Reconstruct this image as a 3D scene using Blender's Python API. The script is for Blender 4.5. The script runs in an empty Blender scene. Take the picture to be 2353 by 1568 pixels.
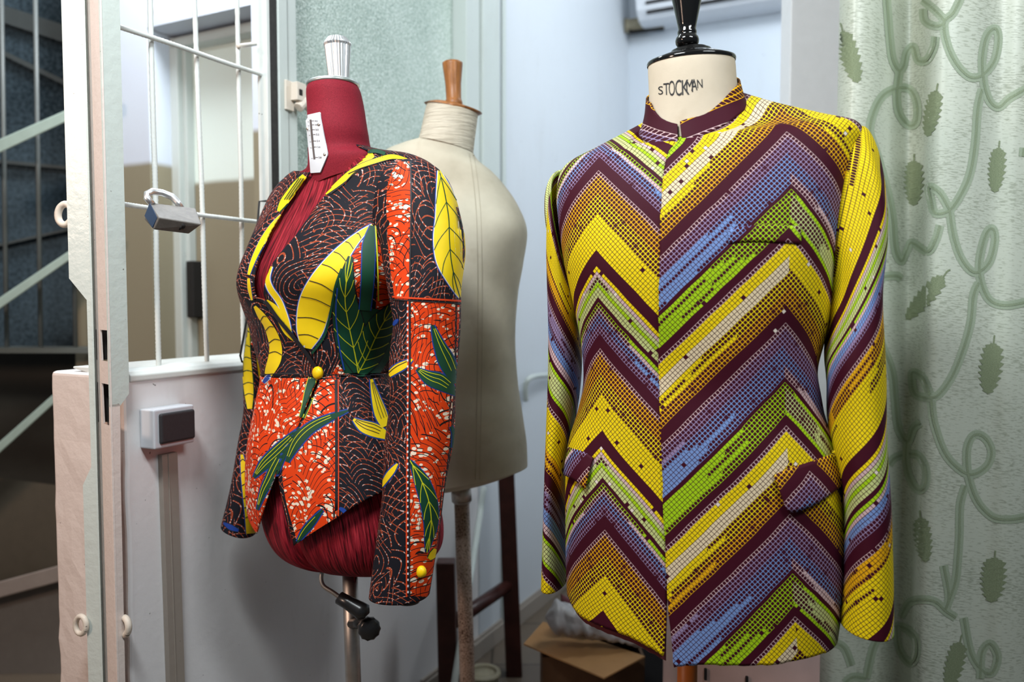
import bpy, bmesh, math, random
import numpy as np
from mathutils import Vector, Matrix, noise
from mathutils.bvhtree import BVHTree

# ------------------------------------------------------------------ camera, world, lights, exposure
W_IMG, H_IMG, FPX = 2353.0, 1568.0, 1830.0
PITCH = math.atan(94.0 / FPX)
CAM = np.array([0.0, 0.0, 1.2])
col = bpy.context.scene.collection
scene = bpy.context.scene
cam_data = bpy.data.cameras.new('camera')
cam_data.sensor_width = 36.0
cam_data.lens = FPX / W_IMG * 36.0
cam_data.clip_start = 0.05
cam_data.dof.use_dof = True
cam_data.dof.focus_distance = 1.36
cam_data.dof.aperture_fstop = 2.5
cam = bpy.data.objects.new('camera', cam_data)
cam.location = CAM
cam.rotation_euler = (math.pi / 2 - PITCH, 0, 0)
col.objects.link(cam)
scene.camera = cam

world = bpy.data.worlds.new('world')
world.use_nodes = True
world.node_tree.nodes['Background'].inputs[0].default_value = (0.72, 0.86, 1.0, 1)
world.node_tree.nodes['Background'].inputs[1].default_value = 0.10
scene.world = world


def area(name, loc, target, size, size_y, energy, color):
    d = bpy.data.lights.new(name, 'AREA')
    d.shape = 'RECTANGLE'
    d.size, d.size_y, d.energy, d.color = size, size_y, energy, color
    o = bpy.data.objects.new(name, d)
    o.location = loc
    o.rotation_euler = (Vector(target) - Vector(loc)).to_track_quat('-Z', 'Y').to_euler()
    col.objects.link(o)
    return o


area('ceiling_tube_light', (-0.55, 0.55, 2.35), (0.0, 1.6, 0.9), 0.5, 0.2, 27, (0.92, 0.98, 1.0))
area('right_fill_light', (0.95, 0.15, 2.4), (1.0, 2.2, 1.3), 0.8, 0.3, 23, (0.92, 0.97, 1.0))  # added lamp without a fixture, brightens the right partition
area('far_wall_fill_light', (1.15, 2.35, 2.9), (0.7, 3.2, 0.9), 0.9, 0.3, 27, (0.88, 0.95, 1.0))  # added fill, lifts the upper part of the far walls
area('warm_hall_light', (-1.9, 0.2, 1.75), (-0.75, 1.45, 0.9), 0.3, 0.3, 17.0, (1.0, 0.70, 0.54))
area('landing_fill_light', (-0.75, 2.0, 2.8), (-0.9, 2.8, 1.4), 0.6, 0.5, 40, (0.90, 0.95, 1.0))  # added so the space behind the gate is bright; source unseen

scene.view_settings.view_transform = 'Standard'
scene.view_settings.look = 'None'
scene.view_settings.gamma = 1.0
scene.view_settings.exposure = 0.0
scene.view_settings.use_curve_mapping = False

# ------------------------------------------------------------------ geometry helpers
_cp, _sp = math.cos(PITCH), math.sin(PITCH)


def P(x, y, Y):
    """pixel of the photograph + distance in front of the camera -> point in the room"""
    x = np.asarray(x, float); y = np.asarray(y, float); Y = np.asarray(Y, float)
    a = (x - W_IMG / 2) / FPX
    b = -(y - H_IMG / 2) / FPX
    dy = _cp + b * _sp
    dz = -_sp + b * _cp
    s = Y / dy
    return np.stack([a * s, dy * s, 1.2 + dz * s], -1)


def proj(p):
    q = np.asarray(p, float) - CAM
    f = q[..., 1] * _cp - q[..., 2] * _sp
    u = q[..., 1] * _sp + q[..., 2] * _cp
    return W_IMG / 2 + FPX * q[..., 0] / f, H_IMG / 2 - FPX * u / f


WLOC = {}


def wloc(o):
    return WLOC.get(o.name, np.zeros(3)) if o is not None else np.zeros(3)


def tag(o, label=None, cat=None, group=None, kind=None):
    if label: o['label'] = label
    if cat: o['category'] = cat
    if group: o['group'] = group
    if kind: o['kind'] = kind
    return o


def thing(name, loc, label, cat, group=None):
    o = bpy.data.objects.new(name, None)
    o.empty_display_size = 0.05
    col.objects.link(o)
    o.location = loc
    WLOC[o.name] = np.array(loc, float)
    return tag(o, label, cat, group)


class MB:
    """collects shapes into ONE mesh object"""
    def __init__(s):
        s.v, s.f, s.m, s.uv, s.n = [], [], [], [], 0

    def add(s, verts, faces, mat=0, uvs=None):
        verts = np.asarray(verts, float).reshape(-1, 3)
        s.v.append(verts)
        s.uv.append(np.zeros((len(verts), 2)) if uvs is None else np.array(uvs, float).reshape(-1, 2).copy())
        for f in faces:
            s.f.append([i + s.n for i in f])
            s.m.append(mat)
        s.n += len(verts)
        return s

    def grid(s, pts, mat=0, uvs=None, wrap=False, flip=False):
        r, c = pts.shape[:2]
        fs = []
        for i in range(r - 1):
            for j in range(c if wrap else c - 1):
                k = (j + 1) % c
                q = [i * c + j, i * c + k, (i + 1) * c + k, (i + 1) * c + j]
                fs.append(q[::-1] if flip else q)
        return s.add(pts.reshape(-1, 3), fs, mat, uvs)

    def box(s, c, size, R=None, mat=0):
        c = np.array(c, float); h = np.array(size, float) / 2
        v = np.array([[sx, sy, sz] for sx in (-1, 1) for sy in (-1, 1) for sz in (-1, 1)]) * h
        if R is not None:
            v = v @ np.array(R).T
        fs = [(0, 1, 3, 2), (4, 6, 7, 5), (0, 4, 5, 1), (2, 3, 7, 6), (0, 2, 6, 4), (1, 5, 7, 3)]
        return s.add(v + c, fs, mat)

    def hexa(s, p8, mat=0):
        """8 corners: 4 of the near face (counter-clockwise), then the 4 behind them"""
        fs = [(0, 1, 2, 3), (7, 6, 5, 4), (0, 4, 5, 1), (1, 5, 6, 2), (2, 6, 7, 3), (3, 7, 4, 0)]
        return s.add(p8, fs, mat)

    def prism(s, poly, d, mat=0):
        """polygon of 3-D points extruded by vector d"""
        poly = np.asarray(poly, float); n = len(poly)
        v = np.vstack([poly, poly + np.asarray(d, float)])
        fs = [list(range(n))[::-1], list(range(n, 2 * n))]
        fs += [(i, (i + 1) % n, n + (i + 1) % n, n + i) for i in range(n)]
        return s.add(v, fs, mat)

    def tube(s, path, rad, seg=14, mat=0, cap=True, twist=0):
        path = np.asarray(path, float); n = len(path)
        rad = np.broadcast_to(np.asarray(rad, float), (n,))
        rings = []
        t = np.gradient(path, axis=0)
        t /= np.linalg.norm(t, axis=1)[:, None] + 1e-12
        ref = np.array([0, 0, 1.0]) if abs(t[0][2]) < .9 else np.array([1.0, 0, 0])
        u = np.cross(t[0], ref); u /= np.linalg.norm(u)
        for i in range(n):
            u = u - t[i] * (u @ t[i]); u /= np.linalg.norm(u)
            w = np.cross(t[i], u)
            a = np.linspace(0, 2 * math.pi, seg, endpoint=False)
            rings.append(path[i] + rad[i] * (np.cos(a)[:, None] * u + np.sin(a)[:, None] * w))
        g = np.array(rings)
        s.grid(g, mat, wrap=True)
        if cap:
            b = s.n - n * seg
            s.f.append([b + k for k in range(seg)][::-1]); s.m.append(mat)
            s.f.append([b + (n - 1) * seg + k for k in range(seg)]); s.m.append(mat)
        return s

    def lathe(s, c, prof, seg=48, axis=(0, 0, 1), mat=0, flute=None, sx=1.0):
        """profile [(r, h)] about an axis through c"""
        ax = Vector(axis).normalized()
        q = Vector((0, 0, 1)).rotation_difference(ax).to_matrix()
        q = np.array(q)
        a = np.linspace(0, 2 * math.pi, seg, endpoint=False)
        g = []
        for r, h in prof:
            rr = r * (1 + (flute * (np.arange(seg) % 2 - .5) if flute and r > 1e-4 else 0 * a))
            g.append(np.stack([rr * np.cos(a), rr * np.sin(a), np.full(seg, h)], -1))
        g = np.array(g) @ q.T + np.array(c, float)
        s.grid(g, mat, wrap=True)
        b = s.n - len(prof) * seg
        if prof[0][0] > 1e-4:
            s.f.append([b + k for k in range(seg)][::-1]); s.m.append(mat)
        if prof[-1][0] > 1e-4:
            s.f.append([b + (len(prof) - 1) * seg + k for k in range(seg)]); s.m.append(mat)
        return s

    def verts(s):
        return np.vstack(s.v)

    def build(s, name, mats, parent=None, smooth=True, recalc=False, bevel=0, solid=0, sharp=None, merge=False):
        v = np.vstack(s.v)
        if parent is None:
            loc = np.array([(v[:, 0].min() + v[:, 0].max()) / 2, (v[:, 1].min() + v[:, 1].max()) / 2, v[:, 2].min()])
        else:
            loc = wloc(parent)
        me = bpy.data.meshes.new(name)
        me.from_pydata((v - loc).tolist(), [], s.f)
        if not isinstance(mats, (list, tuple)):
            mats = [mats]
        for m in mats:
            me.materials.append(m)
        me.polygons.foreach_set('material_index', s.m)
        me.polygons.foreach_set('use_smooth', [smooth] * len(s.f))
        uv = me.uv_layers.new(name='UVMap')
        li = np.zeros(len(me.loops), int)
        me.loops.foreach_get('vertex_index', li)
        uv.data.foreach_set('uv', np.vstack(s.uv)[li].astype(np.float32).ravel())
        me.update()
        if recalc or merge:
            bm = bmesh.new(); bm.from_mesh(me)
            if merge: bmesh.ops.remove_doubles(bm, verts=bm.verts, dist=1e-5)
            bmesh.ops.recalc_face_normals(bm, faces=bm.faces)
            bm.to_mesh(me); bm.free()
        o = bpy.data.objects.new(name, me)
        col.objects.link(o)
        if parent is not None:
            o.parent = parent
            WLOC[o.name] = loc
        else:
            o.location = loc
            WLOC[o.name] = loc
        if bevel:
            b = o.modifiers.new('bevel', 'BEVEL'); b.width = bevel; b.segments = 3; b.limit_method = 'ANGLE'
            b.harden_normals = False
        if solid:
            m = o.modifiers.new('solid', 'SOLIDIFY'); m.thickness = solid; m.offset = -1; m.use_even_offset = False
        if sharp:
            try:
                me.set_sharp_from_angle(angle=math.radians(sharp))
            except Exception:
                pass
        return o


def catmull(a, t):
    a = np.asarray(a, float); n = len(a)
    t = np.clip(np.asarray(t, float), 0, n - 1 - 1e-9)
    i = np.floor(t).astype(int); f = (t - i)
    sh = f.shape + (1,) * (a.ndim - 1); f = f.reshape(sh)
    p0 = a[np.maximum(i - 1, 0)]; p1 = a[i]; p2 = a[np.minimum(i + 1, n - 1)]; p3 = a[np.minimum(i + 2, n - 1)]
    return 0.5 * (2 * p1 + (p2 - p0) * f + (2 * p0 - 5 * p1 + 4 * p2 - p3) * f ** 2 + (3 * p1 - p0 - 3 * p2 + p3) * f ** 3)


def spline(pts, n):
    pts = np.asarray(pts, float)
    return catmull(pts, np.linspace(0, len(pts) - 1, n))


class Surf:
    """a body or sleeve lofted through cross-sections: (xl, yl, xr, yr, DL, DR, thickness, front drop)"""
    def __init__(s, secs, expo=2.2, scale=1.0, back=1.0):
        C, A, B = [], [], []
        for q in secs:
            xl, yl, xr, yr, DL, DR, th = q[:7]
            bz = q[7] if len(q) > 7 else 0.0
            L = P(xl, yl, DL); R = P(xr, yr, DR)
            C.append((L + R) / 2); a = (R - L) / 2
            A.append(a * scale)
            h = np.array([a[1], -a[0], 0.0]); nn = np.linalg.norm(h)
            h = h / nn if nn > 1e-6 else np.array([0, -1.0, 0])
            if h[1] > 0: h = -h
            b = h * th / 2 * scale; b[2] = bz
            B.append(b)
        s.C, s.A, s.B, s.n, s.e, s.back = np.array(C), np.array(A), np.array(B), len(C), expo, back
        s.bumps = []; s.waves = None
        # fit every section so that its outline in perspective runs through the measured edge points
        ang = np.linspace(0, 2 * math.pi, 72, endpoint=False)
        co, si = np.cos(ang), np.sin(ang); kk = 2 / expo
        ca = (np.sign(co) * np.abs(co) ** kk)[:, None]; sa = (np.sign(si) * np.abs(si) ** kk)[:, None]
        for i, q in enumerate(secs):
            Lp = np.array(q[0:2], float); Rp = np.array(q[2:4], float)
            W = np.linalg.norm(Rp - Lp)
            if W < 25: continue
            e = (Rp - Lp) / W
            if scale != 1.0:
                m = (Lp + Rp) / 2; Lp = m + (Lp - m) * scale; W *= scale
            a0 = s.A[i].copy(); fac = 1.0
            for _ in range(6):
                pts = s.C[i] + s.A[i] * ca + s.B[i] * sa
                x, y = proj(pts)
                d = (x - Lp[0]) * e[0] + (y - Lp[1]) * e[1]
                lo, hi = d.min(), d.max()
                ratio = W / (hi - lo)
                fac = max(.35, fac * (1 + (ratio - 1) * 1.0)); s.A[i] = a0 * fac
                mid = (hi + lo) / 2 - W / 2
                depth = s.C[i][1]
                s.C[i] = s.C[i] - np.array([e[0], 0, -e[1]]) * mid / FPX * depth

    def raw(s, phi, t):
        c = catmull(s.C, t); a = catmull(s.A, t); b = catmull(s.B, t)
        co, si = np.cos(phi), np.sin(phi)
        k = 2 / s.e
        ca = np.sign(co) * np.abs(co) ** k; sa = np.sign(si) * np.abs(si) ** k
        sa = np.where(sa < 0, sa * s.back, sa)
        r = np.ones_like(phi)
        d = np.zeros_like(phi)
        for (p0, t0, sp, st, amp) in s.bumps:
            dp = (phi - p0 + math.pi) % (2 * math.pi) - math.pi
            d = d + amp * np.exp(-(dp / sp) ** 2 - ((t - t0) / st) ** 2)
        v = a * (ca * r)[..., None] + b * (sa * r)[..., None]
        ln = np.linalg.norm(v, axis=-1, keepdims=True) + 1e-9
        v = v + v / ln * d[..., None]
        return c + v

    def normal(s, phi, t):
        e = 1e-3
        du = s.raw(phi + e, t) - s.raw(phi - e, t)
        dv = s.raw(phi, np.minimum(t + e * 5, s.n - 1)) - s.raw(phi, np.maximum(t - e * 5, 0))
        n = np.cross(du, dv)
        n /= np.linalg.norm(n, axis=-1, keepdims=True) + 1e-12
        c = catmull(s.C, t)
        sg = np.sign(np.sum(n * (s.raw(phi, t) - c), -1, keepdims=True))
        sg[sg == 0] = 1
        return n * sg

    def ev(s, phi, t, off=0.0):
        phi = np.asarray(phi, float); t = np.asarray(t, float)
        phi, t = np.broadcast_arrays(phi, t)
        p = s.raw(phi, t)
        if s.waves is not None:
            off = off + s.waves(phi, t)
        if np.any(off != 0):
            p = p + s.normal(phi, t) * (np.asarray(off)[..., None] if np.ndim(off) else off)
        return p

    def locate(s, px, off=0.0, t0=0.0, t1=None, p0=-0.4, p1=math.pi + 0.4):
        """pixels -> (phi, t) on the side that faces the camera"""
        if t1 is None: t1 = s.n - 1
        key = (off, t0, t1, p0, p1)
        if getattr(s, '_k', None) != key:
            ph, tt = np.meshgrid(np.linspace(p0, p1, 560), np.linspace(t0, t1, 700))
            q = s.ev(ph, tt, off)
            nr = s.normal(ph, tt)
            vis = np.sum(nr * (q - CAM), -1) < 0
            x, y = proj(q)
            x[~vis] = 1e7
            s._k, s._g = key, (ph.ravel(), tt.ravel(), x.ravel(), y.ravel())
        ph, tt, x, y = s._g
        out = []
        for a, b in px:
            i = np.argmin((x - a) ** 2 + (y - b) ** 2)
            out.append((ph[i], tt[i]))
        return np.array(out)


def add_grid(mb, g, center, mat=0, uvs=None, wrap=False):
    """grid with outward faces (away from the row centres)"""
    r, c = g.shape[:2]
    i, j = r // 2, c // 3
    n = np.cross(g[i, (j + 1) % c] - g[i, j], g[min(i + 1, r - 1), j] - g[i, j])
    flip = np.dot(n, g[i, j] - center[i]) < 0
    mb.grid(g, mat, uvs, wrap, flip)


def add_shell(mb, g, gi, center, mat=0, uvs=None):
    """cloth: outer grid, inner grid and the rim that joins them"""
    n0 = mb.n
    add_grid(mb, g, center, mat, uvs)
    f0 = mb.f[-1]
    v = g.reshape(-1, 3)
    r, c = g.shape[:2]
    mb.add(gi.reshape(-1, 3), [[i - n0 + 0 for i in f[::-1]] for f in mb.f[len(mb.f) - (r - 1) * (c - 1):]], mat, uvs)
    m = r * c
    # winding of the outer grid decides the winding of the rim
    fwd = list(mb.f[-1])
    idx = lambda i, j: i * c + j
    loop = [idx(0, j) for j in range(c)] + [idx(i, c - 1) for i in range(1, r)] + [idx(r - 1, j) for j in range(c - 2, -1, -1)] + [idx(i, 0) for i in range(r - 2, 0, -1)]
    L = len(loop)
    outer = f0
    flip = (outer.index(n0 + idx(r - 2, c - 2)) + 1) % 4 == outer.index(n0 + idx(r - 2, c - 1)) if (n0 + idx(r - 2, c - 2)) in outer and (n0 + idx(r - 2, c - 1)) in outer else False
    for k in range(L):
        a_, b_ = n0 + loop[k], n0 + loop[(k + 1) % L]
        q = [a_, b_, b_ + m, a_ + m]
        mb.f.append(q[::-1] if flip else q); mb.m.append(mat)


def bvh_of(mb):
    return BVHTree.FromPolygons([tuple(v) for v in mb.verts()], mb.f)


def hit(bvh, x, y, Yg=1.4):
    d = Vector(P(x, y, 1.0) - CAM).normalized()
    r = bvh.ray_cast(Vector(CAM), d)
    if r[0] is None:
        p = Vector(P(x, y, Yg))
        r = bvh.find_nearest(p)
        return np.array(r[0]), np.array(-d)
    n = r[1]
    if n.dot(d) > 0: n = -n
    return np.array(r[0]), np.array(n)


def on_surface(bvh, px, off, Yg=1.4):
    px = np.asarray(px, float); sh = px.shape[:-1]
    out = np.zeros(sh + (3,))
    for idx in np.ndindex(*sh):
        p, n = hit(bvh, px[idx][0], px[idx][1], Yg)
        # lift towards the outside, never sideways
        out[idx] = p + n * off
    return out


def strip_px(path, wid, n=26, m=5):
    """ladder of pixels along a path with half-widths"""
    c = spline(path, n)
    w = spline(np.asarray(wid, float)[:, None], n)[:, 0]
    t = np.gradient(c, axis=0); t /= np.linalg.norm(t, axis=1)[:, None] + 1e-9
    nn = np.stack([-t[:, 1], t[:, 0]], -1)
    k = np.linspace(-1, 1, m)
    return c[:, None, :] + nn[:, None, :] * (w[:, None] * k[None, :])[..., None]


def decal(mb, bvh, px, off, mat, Yg=1.4, uvs=None):
    p = on_surface(bvh, px, off, Yg)
    if uvs is None:
        uvs = np.stack([p[..., 0], p[..., 2]], -1)
    n = np.cross(p[:-1, 1:] - p[:-1, :-1], p[1:, :-1] - p[:-1, :-1])
    mb.grid(p, mat, uvs.reshape(-1, 2), False, flip=np.sum(n * (p[:-1, :-1] - CAM)) > 0)


def line(mb, bvh, path, w, off, mat, n=14, Yg=1.4, taper=False):
    wid = [w] * len(path)
    if taper: wid = [w * (1 - .75 * i / (len(path) - 1)) for i in range(len(path))]
    decal(mb, bvh, strip_px(path, wid, n, 2), off, mat, Yg)


def fill_between(a, b, n=24, m=12):
    a = spline(a, n); b = spline(b, n)
    k = np.linspace(0, 1, m)[None, :, None]
    return a[:, None, :] * (1 - k) + b[:, None, :] * k

# ------------------------------------------------------------------ material helpers
def srgb(r, g, b):
    f = lambda c: c / 12.92 if c <= .04045 else ((c + .055) / 1.055) ** 2.4
    return (f(r / 255), f(g / 255), f(b / 255), 1.0)


class S:
    """a socket with arithmetic"""
    def __init__(s, nt, sock): s.nt, s.k = nt, sock

    def _m(s, op, *o, clamp=False):
        n = s.nt.nodes.new('ShaderNodeMath'); n.operation = op; n.use_clamp = clamp
        for i, x in enumerate((s,) + o):
            if isinstance(x, S): s.nt.links.new(x.k, n.inputs[i])
            else: n.inputs[i].default_value = float(x)
        return S(s.nt, n.outputs[0])
    def __add__(s, o): return s._m('ADD', o)
    __radd__ = __add__
    def __sub__(s, o): return s._m('SUBTRACT', o)
    def __rsub__(s, o): return (s * -1) + o
    def __mul__(s, o): return s._m('MULTIPLY', o)
    __rmul__ = __mul__
    def __truediv__(s, o): return s._m('DIVIDE', o)
    def floor(s): return s._m('FLOOR')
    def frac(s): return s._m('FRACT')
    def abs(s): return s._m('ABSOLUTE')
    def gt(s, o): return s._m('GREATER_THAN', o)
    def lt(s, o): return s._m('LESS_THAN', o)
    def max(s, o): return s._m('MAXIMUM', o)
    def min(s, o): return s._m('MINIMUM', o)
    def mod(s, o): return s._m('FLOORED_MODULO', o)
    def sin(s): return s._m('SINE')
    def pow(s, o): return s._m('POWER', o)
    def clamp(s): return s._m('ADD', 0.0, clamp=True)


class Mat:
    def __init__(s, name, rough=.6, metal=0., spec=.4, color=None, **kw):
        s.m = bpy.data.materials.new(name); s.m.use_nodes = True
        s.nt = s.m.node_tree; s.b = s.nt.nodes['Principled BSDF']
        s.b.inputs['Roughness'].default_value = rough
        s.b.inputs['Metallic'].default_value = metal
        s.b.inputs['Specular IOR Level'].default_value = spec
        if color is not None: s.b.inputs['Base Color'].default_value = color
        for k, v in kw.items(): s.b.inputs[k.replace('_', ' ')].default_value = v

    def node(s, t, **kw):
        n = s.nt.nodes.new(t)
        for k, v in kw.items(): setattr(n, k, v)
        return n

    def link(s, a, b):
        s.nt.links.new(a.k if isinstance(a, S) else a, b)

    def coords(s, which='Object'):
        n = s.node('ShaderNodeTexCoord')
        return n.outputs[which]

    def uv(s):
        x = s.node('ShaderNodeSeparateXYZ'); s.link(s.coords('UV'), x.inputs[0])
        return S(s.nt, x.outputs[0]), S(s.nt, x.outputs[1])

    def comb(s, x, y, z=0.0):
        n = s.node('ShaderNodeCombineXYZ')
        for i, q in enumerate((x, y, z)):
            if isinstance(q, S): s.link(q, n.inputs[i])
            else: n.inputs[i].default_value = q
        return n.outputs[0]

    def noise(s, vec, scale, detail=3, rough=.5, dim='3D', color=False, dist=0.0):
        n = s.node('ShaderNodeTexNoise', noise_dimensions=dim)
        s.link(vec, n.inputs['Vector'])
        n.inputs['Scale'].default_value = scale; n.inputs['Detail'].default_value = detail
        n.inputs['Roughness'].default_value = rough; n.inputs['Distortion'].default_value = dist
        return n.outputs['Color'] if color else S(s.nt, n.outputs[0])

    def voro(s, vec, scale, feature='F1', rnd=1.0):
        n = s.node('ShaderNodeTexVoronoi', feature=feature)
        s.link(vec, n.inputs['Vector']); n.inputs['Scale'].default_value = scale
        n.inputs['Randomness'].default_value = rnd
        return n

    def white(s, vec):
        n = s.node('ShaderNodeTexWhiteNoise', noise_dimensions='3D')
        s.link(vec, n.inputs['Vector'])
        return S(s.nt, n.outputs[0])

    def ramp(s, fac, stops, interp='LINEAR'):
        n = s.node('ShaderNodeValToRGB'); cr = n.color_ramp; cr.interpolation = interp
        s.link(fac, n.inputs[0])
        while len(cr.elements) > 1: cr.elements.remove(cr.elements[0])
        for i, (p, c) in enumerate(stops):
            e = cr.elements[0] if i == 0 else cr.elements.new(p)
            e.position = p; e.color = c if len(c) == 4 else tuple(c) + (1,)
        return n

    def mix(s, f, a, b, blend='MIX'):
        n = s.node('ShaderNodeMix', data_type='RGBA', blend_type=blend)
        for i, q in ((0, f), (6, a), (7, b)):
            if isinstance(q, S): s.link(q, n.inputs[i])
            elif hasattr(q, 'is_output'): s.link(q, n.inputs[i])
            else: n.inputs[i].default_value = q
        return n.outputs[2]

    def vmap(s, vec, scale=(1, 1, 1), loc=(0, 0, 0), rot=(0, 0, 0)):
        n = s.node('ShaderNodeMapping')
        s.link(vec, n.inputs[0]); n.inputs['Scale'].default_value = scale
        n.inputs['Location'].default_value = loc; n.inputs['Rotation'].default_value = rot
        return n.outputs[0]

    def base(s, c):
        s.link(c, s.b.inputs['Base Color']); return s

    def bump(s, h, strength=.3, dist=.001):
        n = s.node('ShaderNodeBump'); n.inputs['Strength'].default_value = strength
        n.inputs['Distance'].default_value = dist
        s.link(h, n.inputs['Height']); s.link(n.outputs[0], s.b.inputs['Normal']); return s


def simple(name, c, rough=.6, metal=0., spec=.4, var=.06, scale=30, bump=.0, bdist=.001, **kw):
    """plain colour with small procedural unevenness"""
    M = Mat(name, rough, metal, spec, **kw)
    n = M.noise(M.coords(), scale, 4, .6)
    c = np.array(c[:3])
    r = M.ramp(n, [(.3, tuple(np.clip(c * (1 - var), 0, 1))), (.7, tuple(np.clip(c * (1 + var), 0, 1)))])
    M.base(r.outputs[0])
    if bump: M.bump(n, bump, bdist)
    return M.m
# ------------------------------------------------------------------ materials
def paint(name, c, dirt=(0.35, 0.33, 0.28, 1), amount=.25, rough=.45, bumpy=.25):
    """old gloss paint on plaster or steel with grime and small chips"""
    M = Mat(name, rough, 0, .4)
    co = M.coords()
    n1 = M.noise(co, 3.0, 5, .65); n2 = M.noise(co, 60, 3, .6); n3 = M.noise(M.vmap(co, (1, 1, .25)), 9, 4, .7)
    f = ((n3 - .55) * 3.2).clamp() * amount
    base = M.mix(f, tuple(c), dirt)
    base = M.mix(((n1 - .5) * 1.2).clamp() * .35, base, tuple(np.array(c) * .86))
    v = M.noise(co, 95, 2, .5)
    base = M.mix(v.gt(.765) * .7, base, (0.08, 0.07, 0.06, 1))
    M.base(base)
    M.bump(n2 + n1 * 2.0, bumpy, .002)
    return M.m


M_wall = paint('wall_paint', srgb(208, 214, 220), rough=.5, amount=.16)
M_lowwall = paint('low_wall_paint', srgb(222, 220, 220), amount=.3, rough=.5)
M_endwall = paint('warm_lit_wall_paint', srgb(222, 208, 200), amount=.14, rough=.5, bumpy=.5)  # pinkish tint of the warm light mixed into the wall colour
M_backwall = paint('back_wall_paint', srgb(205, 213, 222), amount=.12, rough=.5)
M_white = simple('white_board', srgb(244, 246, 250), .4, var=.02)
M_frame = paint('frame_paint', srgb(196, 204, 200), amount=.3, rough=.35)
M_rod = paint('rod_paint', srgb(214, 218, 214), dirt=(.25, .24, .18, 1), amount=.7, rough=.4)
M_jamb = paint('jamb_paint', srgb(196, 204, 198), amount=.35, rough=.32, bumpy=.5)
M_dark = simple('dark_gap', (0.012, 0.011, 0.01), .8)
M_rubber = simple('black_seal', (0.02, 0.018, 0.016), .6, var=.5, scale=90)

# dado wall behind the gate: pale upper paint, khaki lower paint, soft border in height
def dado():
    M = Mat('dado_wall_paint', .5)
    co = M.coords()
    g = M.node('ShaderNodeNewGeometry')
    x = M.node('ShaderNodeSeparateXYZ'); M.link(g.outputs['Position'], x.inputs[0])
    z = S(M.nt, x.outputs[2])
    n = M.noise(co, 4, 3, .5)
    f = ((z - 1.575 + (n - .5) * .01) * 120).clamp()
    c = M.mix(f, srgb(150, 140, 118), srgb(206, 214, 226))
    M.base(c); M.bump(M.noise(co, 50, 3), .15, .002)
    return M.m
M_dado = dado()
M_greendoor = simple('pale_green_door_paint', srgb(200, 212, 204), .45, var=.04)
M_khaki = simple('khaki_paint', srgb(150, 142, 120), .5)
M_soffit = simple('soffit_paint', srgb(150, 152, 150), .6)

# pebbled green glass
def pebble():
    M = Mat('textured_green_glass', .25, 0, .5)
    co = M.coords()
    v = M.noise(co, 210, 2, .55); w = M.noise(co, 110, 2, .5); n = M.noise(co, 3, 2)
    c = M.ramp(v * .7 + n * .3, [(.3, srgb(118, 140, 128)), (.5, srgb(182, 198, 188)), (.66, srgb(222, 232, 226))])
    M.base(c.outputs[0]); M.bump(v + w, .7, .003)
    return M.m
M_pebble = pebble()

def stucco_dark():
    M = Mat('dark_glazing', .18, 0, .5)
    co = M.coords()
    v = M.noise(co, 70, 3, .6); n = M.noise(co, 1.6, 2)
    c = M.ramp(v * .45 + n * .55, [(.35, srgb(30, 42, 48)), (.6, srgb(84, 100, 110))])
    M.base(c.outputs[0]); M.bump(v, .3, .003)
    return M.m
M_stairwall = stucco_dark()
M_glass = Mat('thin_glass', .05, 0, .5, color=(.75, .85, .82, 1), Transmission_Weight=1.0, IOR=1.05).m
M_step = simple('pale_step_edge', srgb(150, 166, 156), .5)
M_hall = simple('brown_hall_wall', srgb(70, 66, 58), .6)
M_hallp = simple('hall_skirting_paint', srgb(140, 128, 120), .5)

def floor_m():
    M = Mat('floor_tiles', .4)
    co = M.coords(); b = M.node('ShaderNodeTexBrick')
    M.link(co, b.inputs[0]); b.inputs['Scale'].default_value = 3.0
    b.offset = 0; b.inputs['Color1'].default_value = srgb(110, 98, 84); b.inputs['Color2'].default_value = srgb(96, 84, 72)
    b.inputs['Mortar'].default_value = srgb(50, 44, 38); b.inputs['Mortar Size'].default_value = .012
    b.inputs['Brick Width'].default_value = 1; b.inputs['Row Height'].default_value = 1
    n = M.noise(co, 12, 4, .6)
    M.base(M.mix(n * .5, b.outputs[0], srgb(70, 60, 50))); return M.m
M_floor = floor_m()
M_ceil = simple('ceiling_paint', srgb(215, 218, 220), .8, var=.02)
M_base = paint('skirting_paint', srgb(150, 140, 130), amount=.6)

# metals, woods, cloths of the dress forms
M_steel = simple('steel', (.50, .46, .42), .42, 1.0, var=.12, scale=40)
M_chrome = simple('ribbed_chrome', (.90, .91, .92), .33, .96, var=.02)
M_capsteel = simple('satin_cap_metal', (.55, .60, .58), .3, .8, var=.05)
M_lock = simple('scuffed_steel', (.14, .13, .118), .55, .3, var=.15, scale=120, bump=.2)
M_lockblue = simple('blue_lock_end', (.02, .045, .10), .45, .3)
M_rust = simple('rusty_metal', (.16, .07, .03), .8, var=.4, scale=200)
M_blackplastic = simple('black_plastic', (.014, .014, .015), .28, 0, .5)
M_blackgloss = simple('black_lacquer', (.006, .006, .006), .1, 0, .6)
M_greyplastic = simple('grey_plastic', srgb(192, 196, 202), .35, 0, .5, var=.02)
M_rocker = simple('charcoal_rocker', (.028, .027, .030), .55, 0, .3, var=.1, scale=200)
M_white_pl = simple('white_plastic', srgb(222, 226, 232), .35, 0, .5, var=.02)
M_darkwood = simple('dark_red_wood', (.045, .012, .009), .4, 0, .4, var=.4, scale=14)
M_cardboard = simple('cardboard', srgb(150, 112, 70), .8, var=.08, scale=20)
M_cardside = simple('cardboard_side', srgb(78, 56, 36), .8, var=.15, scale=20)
M_bag = simple('white_plastic_bag', srgb(160, 156, 156), .3, 0, .5, var=.1, scale=20, bump=.4, bdist=.004)
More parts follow.
